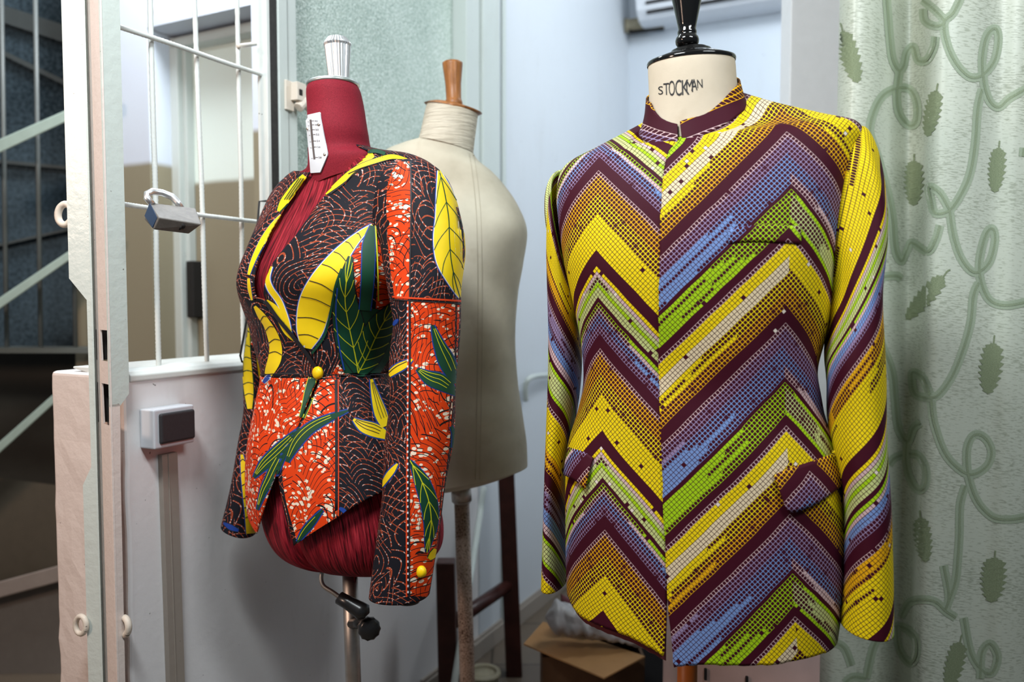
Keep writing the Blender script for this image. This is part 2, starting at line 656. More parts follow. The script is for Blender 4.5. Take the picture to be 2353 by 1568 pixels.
M_redcloth = simple('dark_red_cloth', (.08, .008, .012), .8, var=.3)
M_orange = simple('orange_wood', srgb(190, 105, 35), .45, var=.12, scale=12)
M_pink = simple('pale_pink_laminate', srgb(205, 176, 170), .4, var=.04)
M_blackpaint = simple('black_paint', (.01, .01, .012), .6)
M_ring = paint('ring_paint', srgb(216, 206, 192), amount=.6, bumpy=.6)

def wood_m(name, c1, c2, sc=(6, 6, 1.2)):
    M = Mat(name, .4, 0, .4)
    n = M.noise(M.vmap(M.coords(), sc), 18, 5, .65, dist=.5)
    M.base(M.ramp(n, [(.3, c1), (.68, c2)]).outputs[0]); return M.m
M_wood = wood_m('turned_wood', srgb(110, 66, 28), srgb(172, 112, 58))

def rust_pole():
    M = Mat('speckled_rusty_pole', .5, .3)
    co = M.coords(); n = M.noise(co, 330, 4, .7); m = M.noise(co, 9, 3)
    z = S(M.nt, (lambda x: (M.link(co, x.inputs[0]), x.outputs[2])[1])(M.node('ShaderNodeSeparateXYZ')))
    f = ((n - .525 + (m - .5) * .45) * 14).clamp()
    M.base(M.mix(f, srgb(186, 164, 148), srgb(66, 40, 26))); M.bump(n, .4, .001)
    return M.m
M_rustpole = rust_pole()

def red_form(name, ribbed):
    M = Mat(name, .75, 0, .25)
    if ribbed:
        u, v = M.uv()
        vec = M.comb(u + (v * 9).sin() * .004, v * .05)
        n = M.noise(vec, 300, 2, .65, dist=.45); n2 = M.noise(M.comb(u, v * .2), 90, 2)
        M.base(M.ramp(n * .7 + n2 * .3, [(.38, srgb(60, 4, 14)), (.5, srgb(138, 20, 38)), (.64, srgb(178, 46, 60))]).outputs[0])
        M.bump(n, 1.0, .007)
    else:
        n = M.noise(M.coords(), 700, 2); M.base(M.ramp(n, [(.3, srgb(112, 18, 34)), (.7, srgb(142, 30, 46))]).outputs[0])
        M.bump(n, .25, .0006)
    return M.m
M_redneck = red_form('red_neck_cloth', False)
M_redrib = red_form('crinkled_red_cloth', True)

def linen(name, c1, c2, wrinkle=0.):
    M = Mat(name, .85, 0, .2)
    co = M.coords(); n = M.noise(co, 5, 5, .6); w = M.noise(M.vmap(co, (60, 60, 400)), 4, 2); w2 = M.noise(M.vmap(co, (400, 400, 60)), 4, 2)
    c = M.ramp(n, [(.32, c1), (.62, c2)]).outputs[0]
    st = M.noise(co, 11, 3, .7)
    c = M.mix(((st - .6) * 5).clamp() * .35, c, srgb(150, 128, 100))
    M.base(c)
    if wrinkle:
        k = M.noise(M.vmap(co, (3, 3, 40)), 4, 3, .6, dist=1.0); M.bump(k, .9, .006)
    else:
        M.bump(w + w2, .25, .0006)
    return M.m
M_linen = linen('aged_linen', srgb(178, 171, 152), srgb(206, 199, 180))
M_linenneck = linen('wrinkled_linen', srgb(176, 166, 146), srgb(212, 204, 186), 1)
M_canvas = linen('cream_canvas', srgb(186, 174, 154), srgb(206, 194, 174))

# ------------------------------------------------------------------ chevron grid print
MAROON = srgb(60, 10, 28)
def chevron():
    """woven-looking zigzag: 35 rows of small squares; u beyond 5 m marks pieces cut upside down"""
    M = Mat('chevron_grid_print', .65, 0, .15)
    u, v = M.uv()
    c = 0.0057; NR = 35
    flip = u.gt(5)
    u = u - flip * 10
    d = u.abs()
    p = (v + d) * (.7071 / c); q = (v - d) * (.7071 / c)
    j = p.floor(); i = q.floor(); fp = p.frac(); fq = q.frac()
    row = ((j * -1).mod(NR) + .5) / NR
    armB = u.gt(0).max(flip)
    def C(r, g, b, a=0.): return srgb(r, g, b)[:3] + (a,)
    mar = MAROON[:3] + (0.,)
    blue, lime, yel, cream = (112, 142, 196), (158, 200, 20), (232, 206, 14), (220, 204, 170)
    lav, pale, pk, gold = (140, 124, 160), (190, 200, 132), (200, 172, 174), (224, 168, 14)
    # rows counted downwards from the top of the broad maroon band; alpha = length of the runs of dark squares
    A = [(0, mar), (3, C(*pk, 1.)), (4, C(*lav, .60)), (7, C(*blue, .34)), (13, mar), (14, C(*lime, .26)), (20, mar),
         (22, C(*pk, 1.)), (23, C(*yel, .0)), (26, C(*cream, .0)), (29, C(*yel, .45)), (32, C(*gold, .66)), (34, C(*gold, 1.))]
    B = [(0, mar), (3, C(*pk, 1.)), (4, C(*lav, .66)), (8, C(*blue, .40)), (11, C(*pk, .10)), (13, mar), (14, C(*lime, .04)),
         (15, C(*pale, .14)), (19, C(*lime, .02)), (20, mar), (22, C(*pk, 1.)), (23, C(*yel, .0)), (28, C(*yel, .36)), (31, C(*gold, .60)), (34, C(*gold, 1.))]
    F = [(0, mar), (3, C(*pk, 1.)), (4, C(*gold, .70)), (8, C(*yel, .46)), (12, C(*yel, .02)), (19, mar), (22, C(*yel, 0)), (23, C(*pk, 0)), (24, C(*pale, .05)), (25, C(*lime, 0)),
         (26, C(*pale, 0)), (28, mar), (29, C(*lime, .2)), (30, C(*pk, .15)), (31, C(*blue, .3)), (33, C(*lav, .70)), (34, C(*lav, 1.))]
    rs = [M.ramp(row, [(k / NR, x) for k, x in T], 'CONSTANT') for T in (A, B, F)]
    colr = M.mix(flip, M.mix(armB, rs[0].outputs[0], rs[1].outputs[0]), rs[2].outputs[0])
    al = [S(M.nt, r.outputs[1]) for r in rs]
    run = (al[0] * (1 - armB) + al[1] * armB) * (1 - flip) + al[2] * flip
    wn = M.white(M.comb(j, armB, 3.3))
    wn2 = M.white(M.comb(j, i, armB))
    along = d / .28
    lim = run * (wn * 1.1 + .55)
    dotted = run.gt(.02) * (along.lt(lim).max(run.gt(.95)))
    half = M.white(M.comb(j, (i / 11.0).floor(), 7.1))
    dotted = dotted.max(run.gt(.05) * (j.mod(3).lt(.5)) * half.gt(.5) * along.lt(run * 2.4 + .1))
    a = (fp - .5).abs(); b = (fq - .5).abs()
    sq = a.max(b) + (a + b) * .22
    cell = sq.lt(.53)
    grid = (a.gt(.425)).max(b.gt(.425))
    stray = wn2.gt(.984)
    whitecell = wn2.lt(.003)
    base = M.mix(whitecell * (1 - dotted), colr, srgb(222, 212, 200))
    dark = (dotted * cell).max((1 - dotted) * grid).max(stray)
    M.base(M.mix(dark, base, MAROON))
    M.bump(M.noise(M.comb(u, v), 1500, 2), .12, .0005)
    return M.m
M_chev = chevron()

# ------------------------------------------------------------------ wax print grounds
def swirl_lines(M, u, v, scale, k, w, seed=0.):
    """bundles of concentric arcs, each cell curling about its own centre"""
    vec0 = M.comb(u + seed, v)
    wob = M.node('ShaderNodeVectorMath', operation='SCALE'); M.link(M.noise(vec0, 12, 0, .5, color=True), wob.inputs[0]); wob.inputs['Scale'].default_value = .045
    add = M.node('ShaderNodeVectorMath', operation='ADD'); M.link(vec0, add.inputs[0]); M.link(wob.outputs[0], add.inputs[1])
    st = M.vmap(add.outputs[0], (scale, .7 * scale, 1))
    vo = M.voro(st, 1.0, 'F1', 1.0)
    rnd = M.node('ShaderNodeVectorMath', operation='SUBTRACT'); M.link(vo.outputs['Color'], rnd.inputs[0]); rnd.inputs[1].default_value = (.5, 1.0, .5)
    sc = M.node('ShaderNodeVectorMath', operation='MULTIPLY'); M.link(rnd.outputs[0], sc.inputs[0]); sc.inputs[1].default_value = (1.3, 1.0, 0)
    ctr = M.node('ShaderNodeVectorMath', operation='ADD'); M.link(vo.outputs['Position'], ctr.inputs[0]); M.link(sc.outputs[0], ctr.inputs[1])
    di = M.node('ShaderNodeVectorMath', operation='DISTANCE'); M.link(st, di.inputs[0]); M.link(ctr.outputs[0], di.inputs[1])
    dist = S(M.nt, di.outputs['Value'])
    r = (dist * k).frac()
    ln = (r - .5).abs().lt(w)
    gap = (dist * k * .2 + M.noise(vec0, 20, 0)).frac().lt(.90)
    return ln * gap, dist

def wax(name, ground, linec, dots, blobs, kline=8.0, w=.075):
    M = Mat(name, .62, 0, .14)
    u, v = M.uv()
    l1, d1 = swirl_lines(M, u, v, 19, kline, w)
    l2, d2 = swirl_lines(M, u, v, 13, kline * 1.3, w * .9, 3.7)
    sel = M.noise(M.comb(u, v), 12, 1).gt(.47)
    ln = l1.max(l2 * sel)
    vec = M.comb(u, v)
    c = ground
    n = M.noise(vec, 40, 3)
    c = M.mix(n * .5, c, tuple(np.array(ground[:3]) * .72) + (1,))
    if blobs:
        vv = M.voro(M.vmap(vec, (.7, 1.0, 1)), 135, 'F1', 1.0)
        msk = S(M.nt, vv.outputs['Distance']).lt(M.noise(vec, 24, 2) * .72)
        c = M.mix(msk * M.noise(vec, 30, 1).gt(.40), c, blobs)
    c = M.mix(ln, c, linec)
    if dots:
        wn = M.noise(vec, 260, 1)
        c = M.mix(ln * wn.gt(.60), c, dots)
    M.base(c)
    M.bump(M.noise(vec, 1300, 2), .12, .0005)
    return M.m
M_blackwax = wax('black_swirl_wax_print', (.011, .012, .018, 1), srgb(158, 70, 42), srgb(214, 186, 180), None)
M_orangewax = wax('orange_wax_print', srgb(226, 68, 20), (.012, .01, .012, 1), None, srgb(238, 222, 200), 7.5, .07)
def cloth(name, c, hatch=None):
    M = Mat(name, .55, 0, .35)
    n = M.noise(M.coords('UV'), 30, 3)
    M.base(M.ramp(n, [(.3, tuple(np.array(c[:3]) * .92)), (.7, tuple(c[:3]))]).outputs[0])
    return M.m
M_yel = cloth('yellow_print', srgb(240, 208, 14))
M_grn = cloth('dark_green_print', srgb(10, 66, 44))
M_blu = cloth('blue_print', srgb(26, 64, 150))
M_wht = cloth('white_print', srgb(222, 222, 226))
M_blk = cloth('black_print', (.012, .013, .018, 1))
M_org = cloth('orange_print', srgb(222, 66, 20))
M_yl2 = cloth('lemon_line_print', srgb(206, 208, 30))
M_button = simple('yellow_covered_button', srgb(244, 206, 12), .4, var=.03)
WAX = [M_blackwax, M_orangewax, M_yel, M_grn, M_blu, M_wht, M_blk, M_org, M_yl2]
BW, OW, YE, GR, BL, WH, BK, OR, Y2 = range(9)

# curtain
def satin():
    M = Mat('pale_green_satin', .42, 0, .5)
    u, v = M.uv()
    vec = M.comb(u, v)
    sp = M.noise(M.comb(u * .16, v * 1.0 + u * .12), 420, 2, .6)
    zone = M.noise(vec, 9, 2, .5)
    f = ((sp * -1 + .45 + (zone - .5) * .34) * 30).clamp()
    c = M.mix(f * .6, srgb(196, 204, 190), srgb(122, 132, 110))
    c = M.mix(M.noise(vec, 3, 2) * .3, c, srgb(198, 200, 182))
    M.base(c)
    M.bump(M.noise(M.comb(u * .3, v), 300, 2), .2, .001)
    M.b.inputs['Sheen Weight'].default_value = .1
    return M.m
M_satin = satin()
def woven(name, c1, c2):
    M = Mat(name, .6, 0, .3)
    u, v = M.uv(); n = M.noise(M.comb(u, v * 2.5), 420, 3, .7)
    M.base(M.ramp(n, [(.38, c1), (.62, c2)]).outputs[0]); M.bump(n, .8, .0015)
    return M.m
M_vine = woven('vine_weave', srgb(158, 174, 150), srgb(180, 194, 170))
M_vinecore = woven('vine_core_weave', srgb(134, 150, 122), srgb(162, 176, 148))
M_leafw = woven('leaf_weave', srgb(118, 132, 100), srgb(156, 168, 136))
# ------------------------------------------------------------------ the room
d1 = np.array([0.4512, 0.8924, 0.0])           # along the left wall, away from the camera
n1 = np.array([0.8924, -0.4512, 0.0])          # out of the left wall, into the room
Z3 = np.array([0, 0, 1.0])
P0 = P(285, 862, 1.45); P0[2] = 0
ZTOP = float(P(295, 862, 1.46)[2])
ROT1 = np.stack([d1, -n1, Z3], 1)              # local x along the wall, local y into the wall


def on_plane(x, y, p0, n):
    r = P(x, y, 1.0) - CAM
    k = np.dot(np.asarray(p0) - CAM, n) / np.dot(r, n)
    return CAM + r * k


def W1(x, y, off=0.0):
    return on_plane(x, y, P0 + n1 * off, n1)


def s1(x, y=690):
    return float(np.dot(W1(x, y) - P0, d1))


def w1(s, z, off=0.0):
    return P0 + d1 * s + Z3 * z + n1 * off


def wallbox(mb, sa, sb, za, zb, fa, fb, mat=0):
    """box on the left wall between distances sa..sb, heights za..zb, offsets fa..fb from its face"""
    c = w1((sa + sb) / 2, (za + zb) / 2, (fa + fb) / 2)
    return mb.box(c, (abs(sb - sa), abs(fb - fa), abs(zb - za)), ROT1, mat)


def structure(name, mb, m, parent=None, label=None, **kw):
    o = mb.build(name, m, parent, **kw)
    o['kind'] = 'structure'
    if label: o['label'] = label
    return o


SC = s1(1441)                                    # corner with the back wall
CORNER = w1(SC, 0)
# floor and ceiling
structure('floor', MB().box((0.6, 1.9, -0.03), (7.2, 7.2, .06)), M_floor, smooth=False, label='brown tiled floor in shade')
structure('ceiling', MB().box((0.6, 1.9, 3.03), (7.2, 7.2, .06)), M_ceil, smooth=False, label='pale ceiling above the corner')
# low wall with worn rounded edges
mb = MB(); wallbox(mb, 0.0, s1(1100), 0, ZTOP, -0.213, 0)
lw = structure('wall_left', mb, [M_lowwall], smooth=False, label='low white plastered wall carrying the barred gate')
bm = bmesh.new(); bm.from_mesh(lw.data)
for _ in range(5): bmesh.ops.subdivide_edges(bm, edges=[e for e in bm.edges if e.calc_length() > .035], cuts=1, use_grid_fill=True)
bm.to_mesh(lw.data); bm.free()
lw.data.materials.append(M_endwall)
for v in lw.data.vertices:
    w = Vector(v.co) + lw.location
    near_end = abs(np.dot(np.array(w) - P0, d1)) < .01
    n_ = noise.noise(w * 9) * .006 + noise.noise(w * 30) * .002
    if near_end and w.z < ZTOP - .004:
        v.co += Vector(d1 * -abs(n_) + n1 * (n_ if abs(np.dot(np.array(w) - P0, n1) + .213) < .01 else 0))
for p in lw.data.polygons:
    if p.normal.dot(Vector(d1)) < -.8: p.material_index = 1
b = lw.modifiers.new('bevel', 'BEVEL'); b.width = .008; b.segments = 3; b.limit_method = 'ANGLE'; b.angle_limit = math.radians(50)
# rounded ledge along the top of the low wall
mb = MB(); sa, sb = s1(292), s1(1100)
prof = [(-.16, 0), (-.16, .004), (-.02, .004), (-.004, .0), (.004, -.008), (.004, -.018), (-.002, -.022), (-.02, -.022)]
mb.prism([w1(sa, ZTOP + .006 + z, f) for f, z in prof], d1 * (sb - sa))
structure('trim_1', mb, M_rod, smooth=False, label='rounded white ledge capping the low wall', bevel=.002)
# tall left wall beyond the window
mb = MB(); wallbox(mb, s1(1100), SC, 0, 3.0, -.2, 0)
structure('wall_middle', mb, M_wall, smooth=False, label='tall white panelled wall between glass and corner')
mb = MB(); sj = s1(1152)
wallbox(mb, sj - .006, sj + .016, 0.0, 3.0, 0, .012)
structure('trim_2', mb, M_frame, smooth=False, bevel=.003, label='narrow painted batten on the white wall')
# skirting
mb = MB(); wallbox(mb, s1(960), SC, 0, .062, 0, .016); wallbox(mb, s1(960), SC, .062, .072, 0, .009)
structure('baseboard_left', mb, M_base, smooth=False, bevel=.003, label='dusty skirting along the left wall')
# back wall
d2 = n1
mb = MB(); R2 = np.stack([d2, d1, Z3], 1)
mb.box(CORNER + d2 * 1.6 + d1 * .08 + Z3 * 1.5, (3.6, .16, 3.0), R2)
structure('wall_back', mb, M_backwall, smooth=False, label='bluish white back wall under the air conditioner')


def W2(x, y, off=0.0):
    return on_plane(x, y, CORNER - d1 * off, d1)
mb = MB(); mb.box(CORNER + d2 * 1.6 - d1 * .01 + Z3 * .035, (3.2, .02, .07), R2)
structure('baseboard_back', mb, M_base, smooth=False, bevel=.003, label='dusty skirting along the back wall')
# right-hand partition, behind the curtain
mb = MB(); a = P(1808, 600, 2.12); a[2] = 0
mb.box(a + np.array([.6, .04, 1.5]), (1.2, .08, 3.0))
structure('wall_right', mb, M_white, smooth=False, label='smooth white partition beside the curtain', bevel=.003)

# textured glass window above the low wall
wn = bpy.data.objects.new('window_1', None); col.objects.link(wn); wn.location = w1(s1(650), ZTOP); WLOC['window_1'] = np.array(wn.location)
wn['kind'] = 'structure'; wn['label'] = 'tall window of pebbled green glass in white frame'
mb = MB(); wallbox(mb, s1(688), s1(1072), ZTOP, 3.0, -.05, -.044)
mb.build('pane', M_pebble, wn, smooth=False)
mb = MB()
wallbox(mb, s1(646), s1(667), ZTOP, 3.0, -.05, .004); wallbox(mb, s1(669), s1(690), ZTOP, 3.0, -.05, .0)
wallbox(mb, s1(1070), s1(1100), ZTOP, 3.0, -.05, .006); wallbox(mb, s1(1102), s1(1140), ZTOP, 3.0, -.05, .016)
wallbox(mb, s1(690), s1(1070), ZTOP, ZTOP + .03, -.05, .0)
mb.build('frame', M_frame, wn, smooth=False, bevel=.003)
# hinge bracket
mb = MB()
q = lambda x, y: (s1(x, y), float(W1(x, y)[2]))
(sa, za), (sb, zb) = q(650, 252), q(668, 190)
wallbox(mb, sa, sb, za, zb, .004, .010)
(sa, za), (sb, zb) = q(660, 232), q(694, 202)
wallbox(mb, sa, sb, za, zb, .010, .030)
(sa, za), (sb, zb) = q(670, 250), q(680, 232)
mb.tube([w1(sa, za, .02), w1(sa + .02, zb, .022)], .012, 10)
mb.tube([w1(sb, zb - .0, .02), w1(sb + .05, zb - .03, .02), w1(sb + .06, zb - .09, .018)], [.012, .01, .005], 10)
(sa, za), (sb, zb) = q(664, 222), q(672, 210)
wallbox(mb, sa, sb, za, zb, .028, .031, 1)
mb.build('hinge_bracket', [M_ring, M_dark], wn, smooth=False, bevel=.002)
# black seal strip
mb = MB(); wallbox(mb, s1(629), s1(645), ZTOP, 3.0, -.03, .0)
structure('trim_3', mb, M_rubber, smooth=False, label='black seal strip between the gate and the glass')

# landing behind the gate
D0 = P(350, 300, 2.46); D0[2] = 0


def W3(x, y, off=0.0):
    return on_plane(x, y, D0 + d1 * off, d1)


def dado_at(z, up=(214, 222, 234)):
    M = Mat('dado_wall_paint', .5)
    g = M.node('ShaderNodeNewGeometry')
    x = M.node('ShaderNodeSeparateXYZ'); M.link(g.outputs['Position'], x.inputs[0])
    n = M.noise(M.coords(), 4, 3, .5)
    f = ((S(M.nt, x.outputs[2]) - z + (n - .5) * .012) * 60).clamp()
    M.base(M.mix(f, srgb(146, 138, 116), srgb(*up)))
    return M.m


def w3box(mb, xa, xb, za, zb, fa, fb, mat=0):
    A = W3(xa, 690, fa); B = W3(xb, 690, fa)
    L = np.dot(B - A, d2); c = A + d2 * L / 2 + d1 * (fb - fa) / 2; c[2] = (za + zb) / 2
    return mb.box(c, (abs(L), abs(fb - fa), zb - za), R2, mat)


ZL = float(W3(352, 61)[2])
zd = float(W3(300, 385)[2])
mb = MB(); w3box(mb, 170, 352, 0, 3.0, 0, .12); structure('wall_landing', mb, dado_at(zd), smooth=False, label='pale landing wall with khaki lower paint, seen behind the gate')
mb = MB(); w3box(mb, 352, 690, ZL, 3.0, 0, .12); structure('trim_4', mb, M_dado, smooth=False, label='pale lintel above the landing door')
mb = MB(); w3box(mb, 588, 690, 0, ZL, -.02, .12); structure('trim_5', mb, dado_at(zd + .05), smooth=False, label='pale wall pier right of the landing door')
dn = bpy.data.objects.new('door_1', None); col.objects.link(dn); dn.location = W3(450, 690, .1) * [1, 1, 0]; WLOC['door_1'] = np.array(dn.location)
dn['kind'] = 'structure'; dn['label'] = 'pale green landing door with khaki lower half, blurred behind the gate'
mb = MB(); w3box(mb, 400, 640, 0, ZL, .13, .16)
mb.build('leaf', dado_at(zd - .05, (236, 248, 240)), dn, smooth=False)
zt = float(W3(416, 112, .10)[2])
mb = MB(); w3box(mb, 400, 418, 0, zt, .08, .13); w3box(mb, 400, 620, zt, zt + .03, .08, .13); w3box(mb, 428, 437, 0, zt, .10, .13, 0)
mb.build('frame', M_frame, dn, smooth=False, bevel=.004)
mb = MB(); w3box(mb, 352, 640, zt + .03, ZL, .11, .13)
mb.build('transom_panel', M_soffit, dn, smooth=False)
(xa, ya), (xb, yb) = (428, 730), (444, 600)
mb = MB(); w3box(mb, xa, xb, float(W3(xa, ya, .1)[2]), float(W3(xb, yb, .1)[2]), .09, .13)
mb.build('lock_plate', M_dark, dn, smooth=False, bevel=.004)

# dark glazed stair hall on the far left
hl = bpy.data.objects.new('window_2', None); col.objects.link(hl); hl.location = P(20, 820, 2.6); WLOC['window_2'] = np.array(hl.location)
hl['kind'] = 'structure'; hl['label'] = 'dark glazed partition towards the stairs at the left edge'


def pbox(mb, xa, ya, xb, yb, Y, th, mat=0):
    a = P(xa, ya, Y); b = P(xb, yb, Y)
    return mb.box([(a[0] + b[0]) / 2, Y + th / 2, (a[2] + b[2]) / 2], [abs(b[0] - a[0]), th, abs(b[2] - a[2])], None, mat)
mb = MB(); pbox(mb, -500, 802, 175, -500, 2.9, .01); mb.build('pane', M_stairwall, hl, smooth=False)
mb = MB()
for xx in (8, 86, 166):
    mb.tube([P(xx - 8, -200, 2.55), P(xx + 8, 802, 2.55)], .007, 8)
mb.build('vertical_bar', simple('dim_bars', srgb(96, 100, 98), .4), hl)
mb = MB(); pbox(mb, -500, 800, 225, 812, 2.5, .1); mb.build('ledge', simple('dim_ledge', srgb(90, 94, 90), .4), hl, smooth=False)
mb = MB()
for (x0, y0, x1, y1, w) in ((0, 122, 160, 205, 6), (0, 32, 160, 88, 20), (0, 372, 160, 388, 4), (0, 560, 170, 520, 3)):
    mb.hexa([P(x0 - 60, y0 - (y1 - y0) * .4 + w, 2.86), P(x1 + 20, y1 + w, 2.86), P(x1 + 20, y1 - w, 2.86), P(x0 - 60, y0 - (y1 - y0) * .4 - w, 2.86)] +
            [P(x0 - 60, y0 - (y1 - y0) * .4 + w, 2.9), P(x1 + 20, y1 + w, 2.9), P(x1 + 20, y1 - w, 2.9), P(x0 - 60, y0 - (y1 - y0) * .4 - w, 2.9)])
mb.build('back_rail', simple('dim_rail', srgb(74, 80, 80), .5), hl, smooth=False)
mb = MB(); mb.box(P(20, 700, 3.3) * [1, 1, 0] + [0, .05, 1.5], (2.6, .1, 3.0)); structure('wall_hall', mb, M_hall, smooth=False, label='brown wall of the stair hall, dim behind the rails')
st = thing('stair_rail', P(20, 1100, 2.4), 'pale sloping rails of a staircase seen at the left edge', 'staircase')
for (x0, y0, x1, y1, w0, w1_) in ((-160, 400, 225, 228, 26, 18), (-160, 800, 225, 538, 22, 15), (-160, 1165, 200, 844, 22, 15)):
    mb = MB()
    f4 = [(x0, y0 + w0), (x1, y1 + w1_), (x1, y1 - w1_ * .4), (x0, y0 - w0 * .4)]
    mb.hexa([P(a, b, 2.4) for a, b in f4] + [P(a, b, 2.47) for a, b in f4])
    mb.build('rail', M_step, st, smooth=False, bevel=.004)
# lower panels of the hall
mb = MB(); f4 = [(-300, 1455), (165, 1330), (165, 1292), (-300, 1418)]
mb.hexa([P(a, b, 2.45) for a, b in f4] + [P(a, b, 2.55) for a, b in f4])
structure('trim_6', mb, M_hallp, smooth=False, bevel=.004, label='pinkish skirting ledge in the stair hall')
mb = MB(); f4 = [(-300, 1900), (165, 1900), (165, 1330), (-300, 1455)]
mb.hexa([P(a, b, 2.5) for a, b in f4] + [P(a, b, 2.6) for a, b in f4])
structure('trim_7', mb, simple('grey_hall_plinth', srgb(104, 98, 92), .6), smooth=False, label='grey plinth under the stair hall')
mb = MB(); f4 = [(-300, 1418), (165, 1292), (165, 1120), (-300, 1060)]
mb.hexa([P(a, b, 2.6) for a, b in f4] + [P(a, b, 2.66) for a, b in f4])
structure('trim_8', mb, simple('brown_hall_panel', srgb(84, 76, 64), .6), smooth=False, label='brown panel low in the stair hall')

# ------------------------------------------------------------------ steel gate post (folded jamb)
J = thing('steel_gate_post', w1(-.03, 0, .0), 'tall chipped white steel post with latch slots at the end of the low wall', 'gate post')
# profile across the post in plan: pixel columns at mid height with distances
DJ = 1.405
def jamb_ring(cols, y):
    # keep each arris truly vertical: take plan position at y=690, carry it up and down
    return [P(x, 690, D) * [1, 1, 0] for x, D in cols]
def panel(mb, c0, c1, rows, mat=0, th=.003):
    """vertical folded sheet between plan points c0 and c1; rows = [(z, k0, k1)] fractions of the width kept"""
    c0 = np.array(c0); c1 = np.array(c1)
    d = (c1 - c0); nn = np.array([d[1], -d[0], 0]); nn /= np.linalg.norm(nn)
    if nn[1] > 0: nn = -nn
    g = []
    for z, k0, k1 in rows:
        a = c0 + d * k0 + Z3 * z; b = c0 + d * k1 + Z3 * z
        g.append([a - nn * th, a, b, b - nn * th])
    mb.grid(np.array(g), mat, flip=True)
def zpx(x, y, D): return float(P(x, y, D)[2])
E = {k: P(x, 690, D) * [1, 1, 0] for k, (x, D) in dict(a=(160, 1.44), b=(209, 1.435), b2=(213, 1.452), c=(217, 1.455), d=(247, 1.405), e=(292, 1.435)).items()}
ztop = 3.0
zz = lambda y: zpx(200, y, 1.44)
mb = MB()
panel(mb, E['a'], E['b'], [(ztop, 0, 1), (zz(640), 0, 1), (zz(690), .80, 1), (zz(1072), .80, 1), (zz(1115), .38, 1), (0, .38, 1)])
mb.build('outer_flange', M_jamb, J, smooth=False, recalc=True)
mb = MB(); panel(mb, E['b'], E['b2'], [(ztop, 0, 1), (0, 0, 1)]); panel(mb, E['b2'], E['c'], [(ztop, 0, 1), (0, 0, 1)])
mb.build('recess', M_jamb, J, smooth=False, recalc=True)
# inner face with two latch slots: built as strips around the holes
mb = MB()
zs = [ztop, zz(758), zz(828), zz(880), zz(972), 0]
panel(mb, E['c'], E['d'], [(zs[0], 0, 1), (zs[1], 0, 1)]); panel(mb, E['c'], E['d'], [(zs[2], 0, 1), (zs[3], 0, 1)]); panel(mb, E['c'], E['d'], [(zs[4], 0, 1), (0, 0, 1)])
panel(mb, E['d'], E['e'], [(zz(925), 0, .50), (zz(1100), 0, .44), (0, 0, .36)])
for a_, b_ in ((1, 2), (3, 4)):
    panel(mb, E['c'], E['d'], [(zs[a_], 0, .38), (zs[b_], 0, .44)]); panel(mb, E['c'], E['d'], [(zs[a_], .92, 1), (zs[b_], .88, 1)])
mb.build('latch_face', M_endwall, J, smooth=False, recalc=True)
for a_, b_ in ((1, 2), (3, 4)):
    mb = MB(); c = (E['c'] + E['d']) / 2 + np.array([-.006, .03, (zs[a_] + zs[b_]) / 2])
    mb.box(c, (.03, .02, zs[a_] - zs[b_]))
    mb.build('latch_slot', M_dark, J, smooth=False)
mb = MB(); panel(mb, E['d'], E['e'], [(ztop, 0, 1), (ZTOP, 0, 1), (zz(905), 0, .98), (zz(930), 0, .5)], th=.004)
mb.build('front_flange', M_jamb, J, smooth=False, recalc=True)
def ring(x, y, D, r, rr, parent, axis=(0, 1, 0), name='ring'):
    mb = MB(); a = np.linspace(0, 2 * math.pi, 25)
    c = P(x, y, D); ax = Vector(axis).normalized(); q = np.array(Vector((0, 0, 1)).rotation_difference(ax).to_matrix())
    pts = np.stack([r * np.cos(a), r * np.sin(a) * 1.25, 0 * a], -1) @ q.T + c
    mb.tube(pts, rr, 10, cap=False); return mb.build(name, M_ring, parent)
ring(150, 493, 1.45, .0150, .0062, J, (0.2, 1, 0)); ring(286, 1440, 1.42, .0140, .0062, J, (.8, 1, 0)); ring(186, 1437, 1.44, .0140, .0050, J, (0.5, 1, 0))

# ------------------------------------------------------------------ barred gate
G = thing('barred_gate', w1(s1(450), ZTOP, 0), 'white painted iron bars above the low wall, behind the padlock', 'gate')
def rod(pts, r, parent, mat, name, ribs=False, n=40):
    pts = spline(pts, n)
    rad = r * (1 + (.09 * np.sin(np.arange(n) * 2.6) if ribs else 0))
    return MB().tube(pts, rad, 12).build(name, mat, parent)
for x0, x1, yb in ((345, 365, 842), (447, 476, 838), (545, 560, 835)):
    top = W1(x0, 0, -.03); bot = W1(x1, yb + 6, -.03)
    dd = top - bot
    rod([bot, bot + dd * .25, bot + dd * .5 + n1 * .002, bot + dd * .8, top + dd * .6], .0050, G, M_rod, 'vertical_bar', True, 220)
rod([W1(268, 60, -.018), W1(400, 103, -.018), W1(520, 145, -.018), W1(632, 181, -.018)], .0047, G, M_rod, 'cross_bar', True, 120)
rod([W1(280, 469, -.018), W1(450, 493, -.018), W1(600, 511, -.018)], .0045, G, M_rod, 'cross_bar', True, 120)
rod([W1(548, 106, -.022), W1(628, 96, -.35)], .0048, G, M_ring, 'stay_bar')
mb = MB(); wallbox(mb, s1(622), s1(630), ZTOP, 3.0, -.03, .0); mb.build('edge_bar', M_rod, G, smooth=False, bevel=.002)
# thin black strip hanging behind the jacket
mb = MB(); mb.tube([W1(612, 462, .02), W1(596, 463, .02), W1(588, 560, .02), W1(573, 700, .02), W1(552, 818, .02), W1(556, 832, .02), W1(575, 834, .02)], .0022, 8)
tag(mb.build('wire_hanger', M_blackpaint), 'thin black wire loop hanging by the gate behind the orange and black jacket', 'wire')

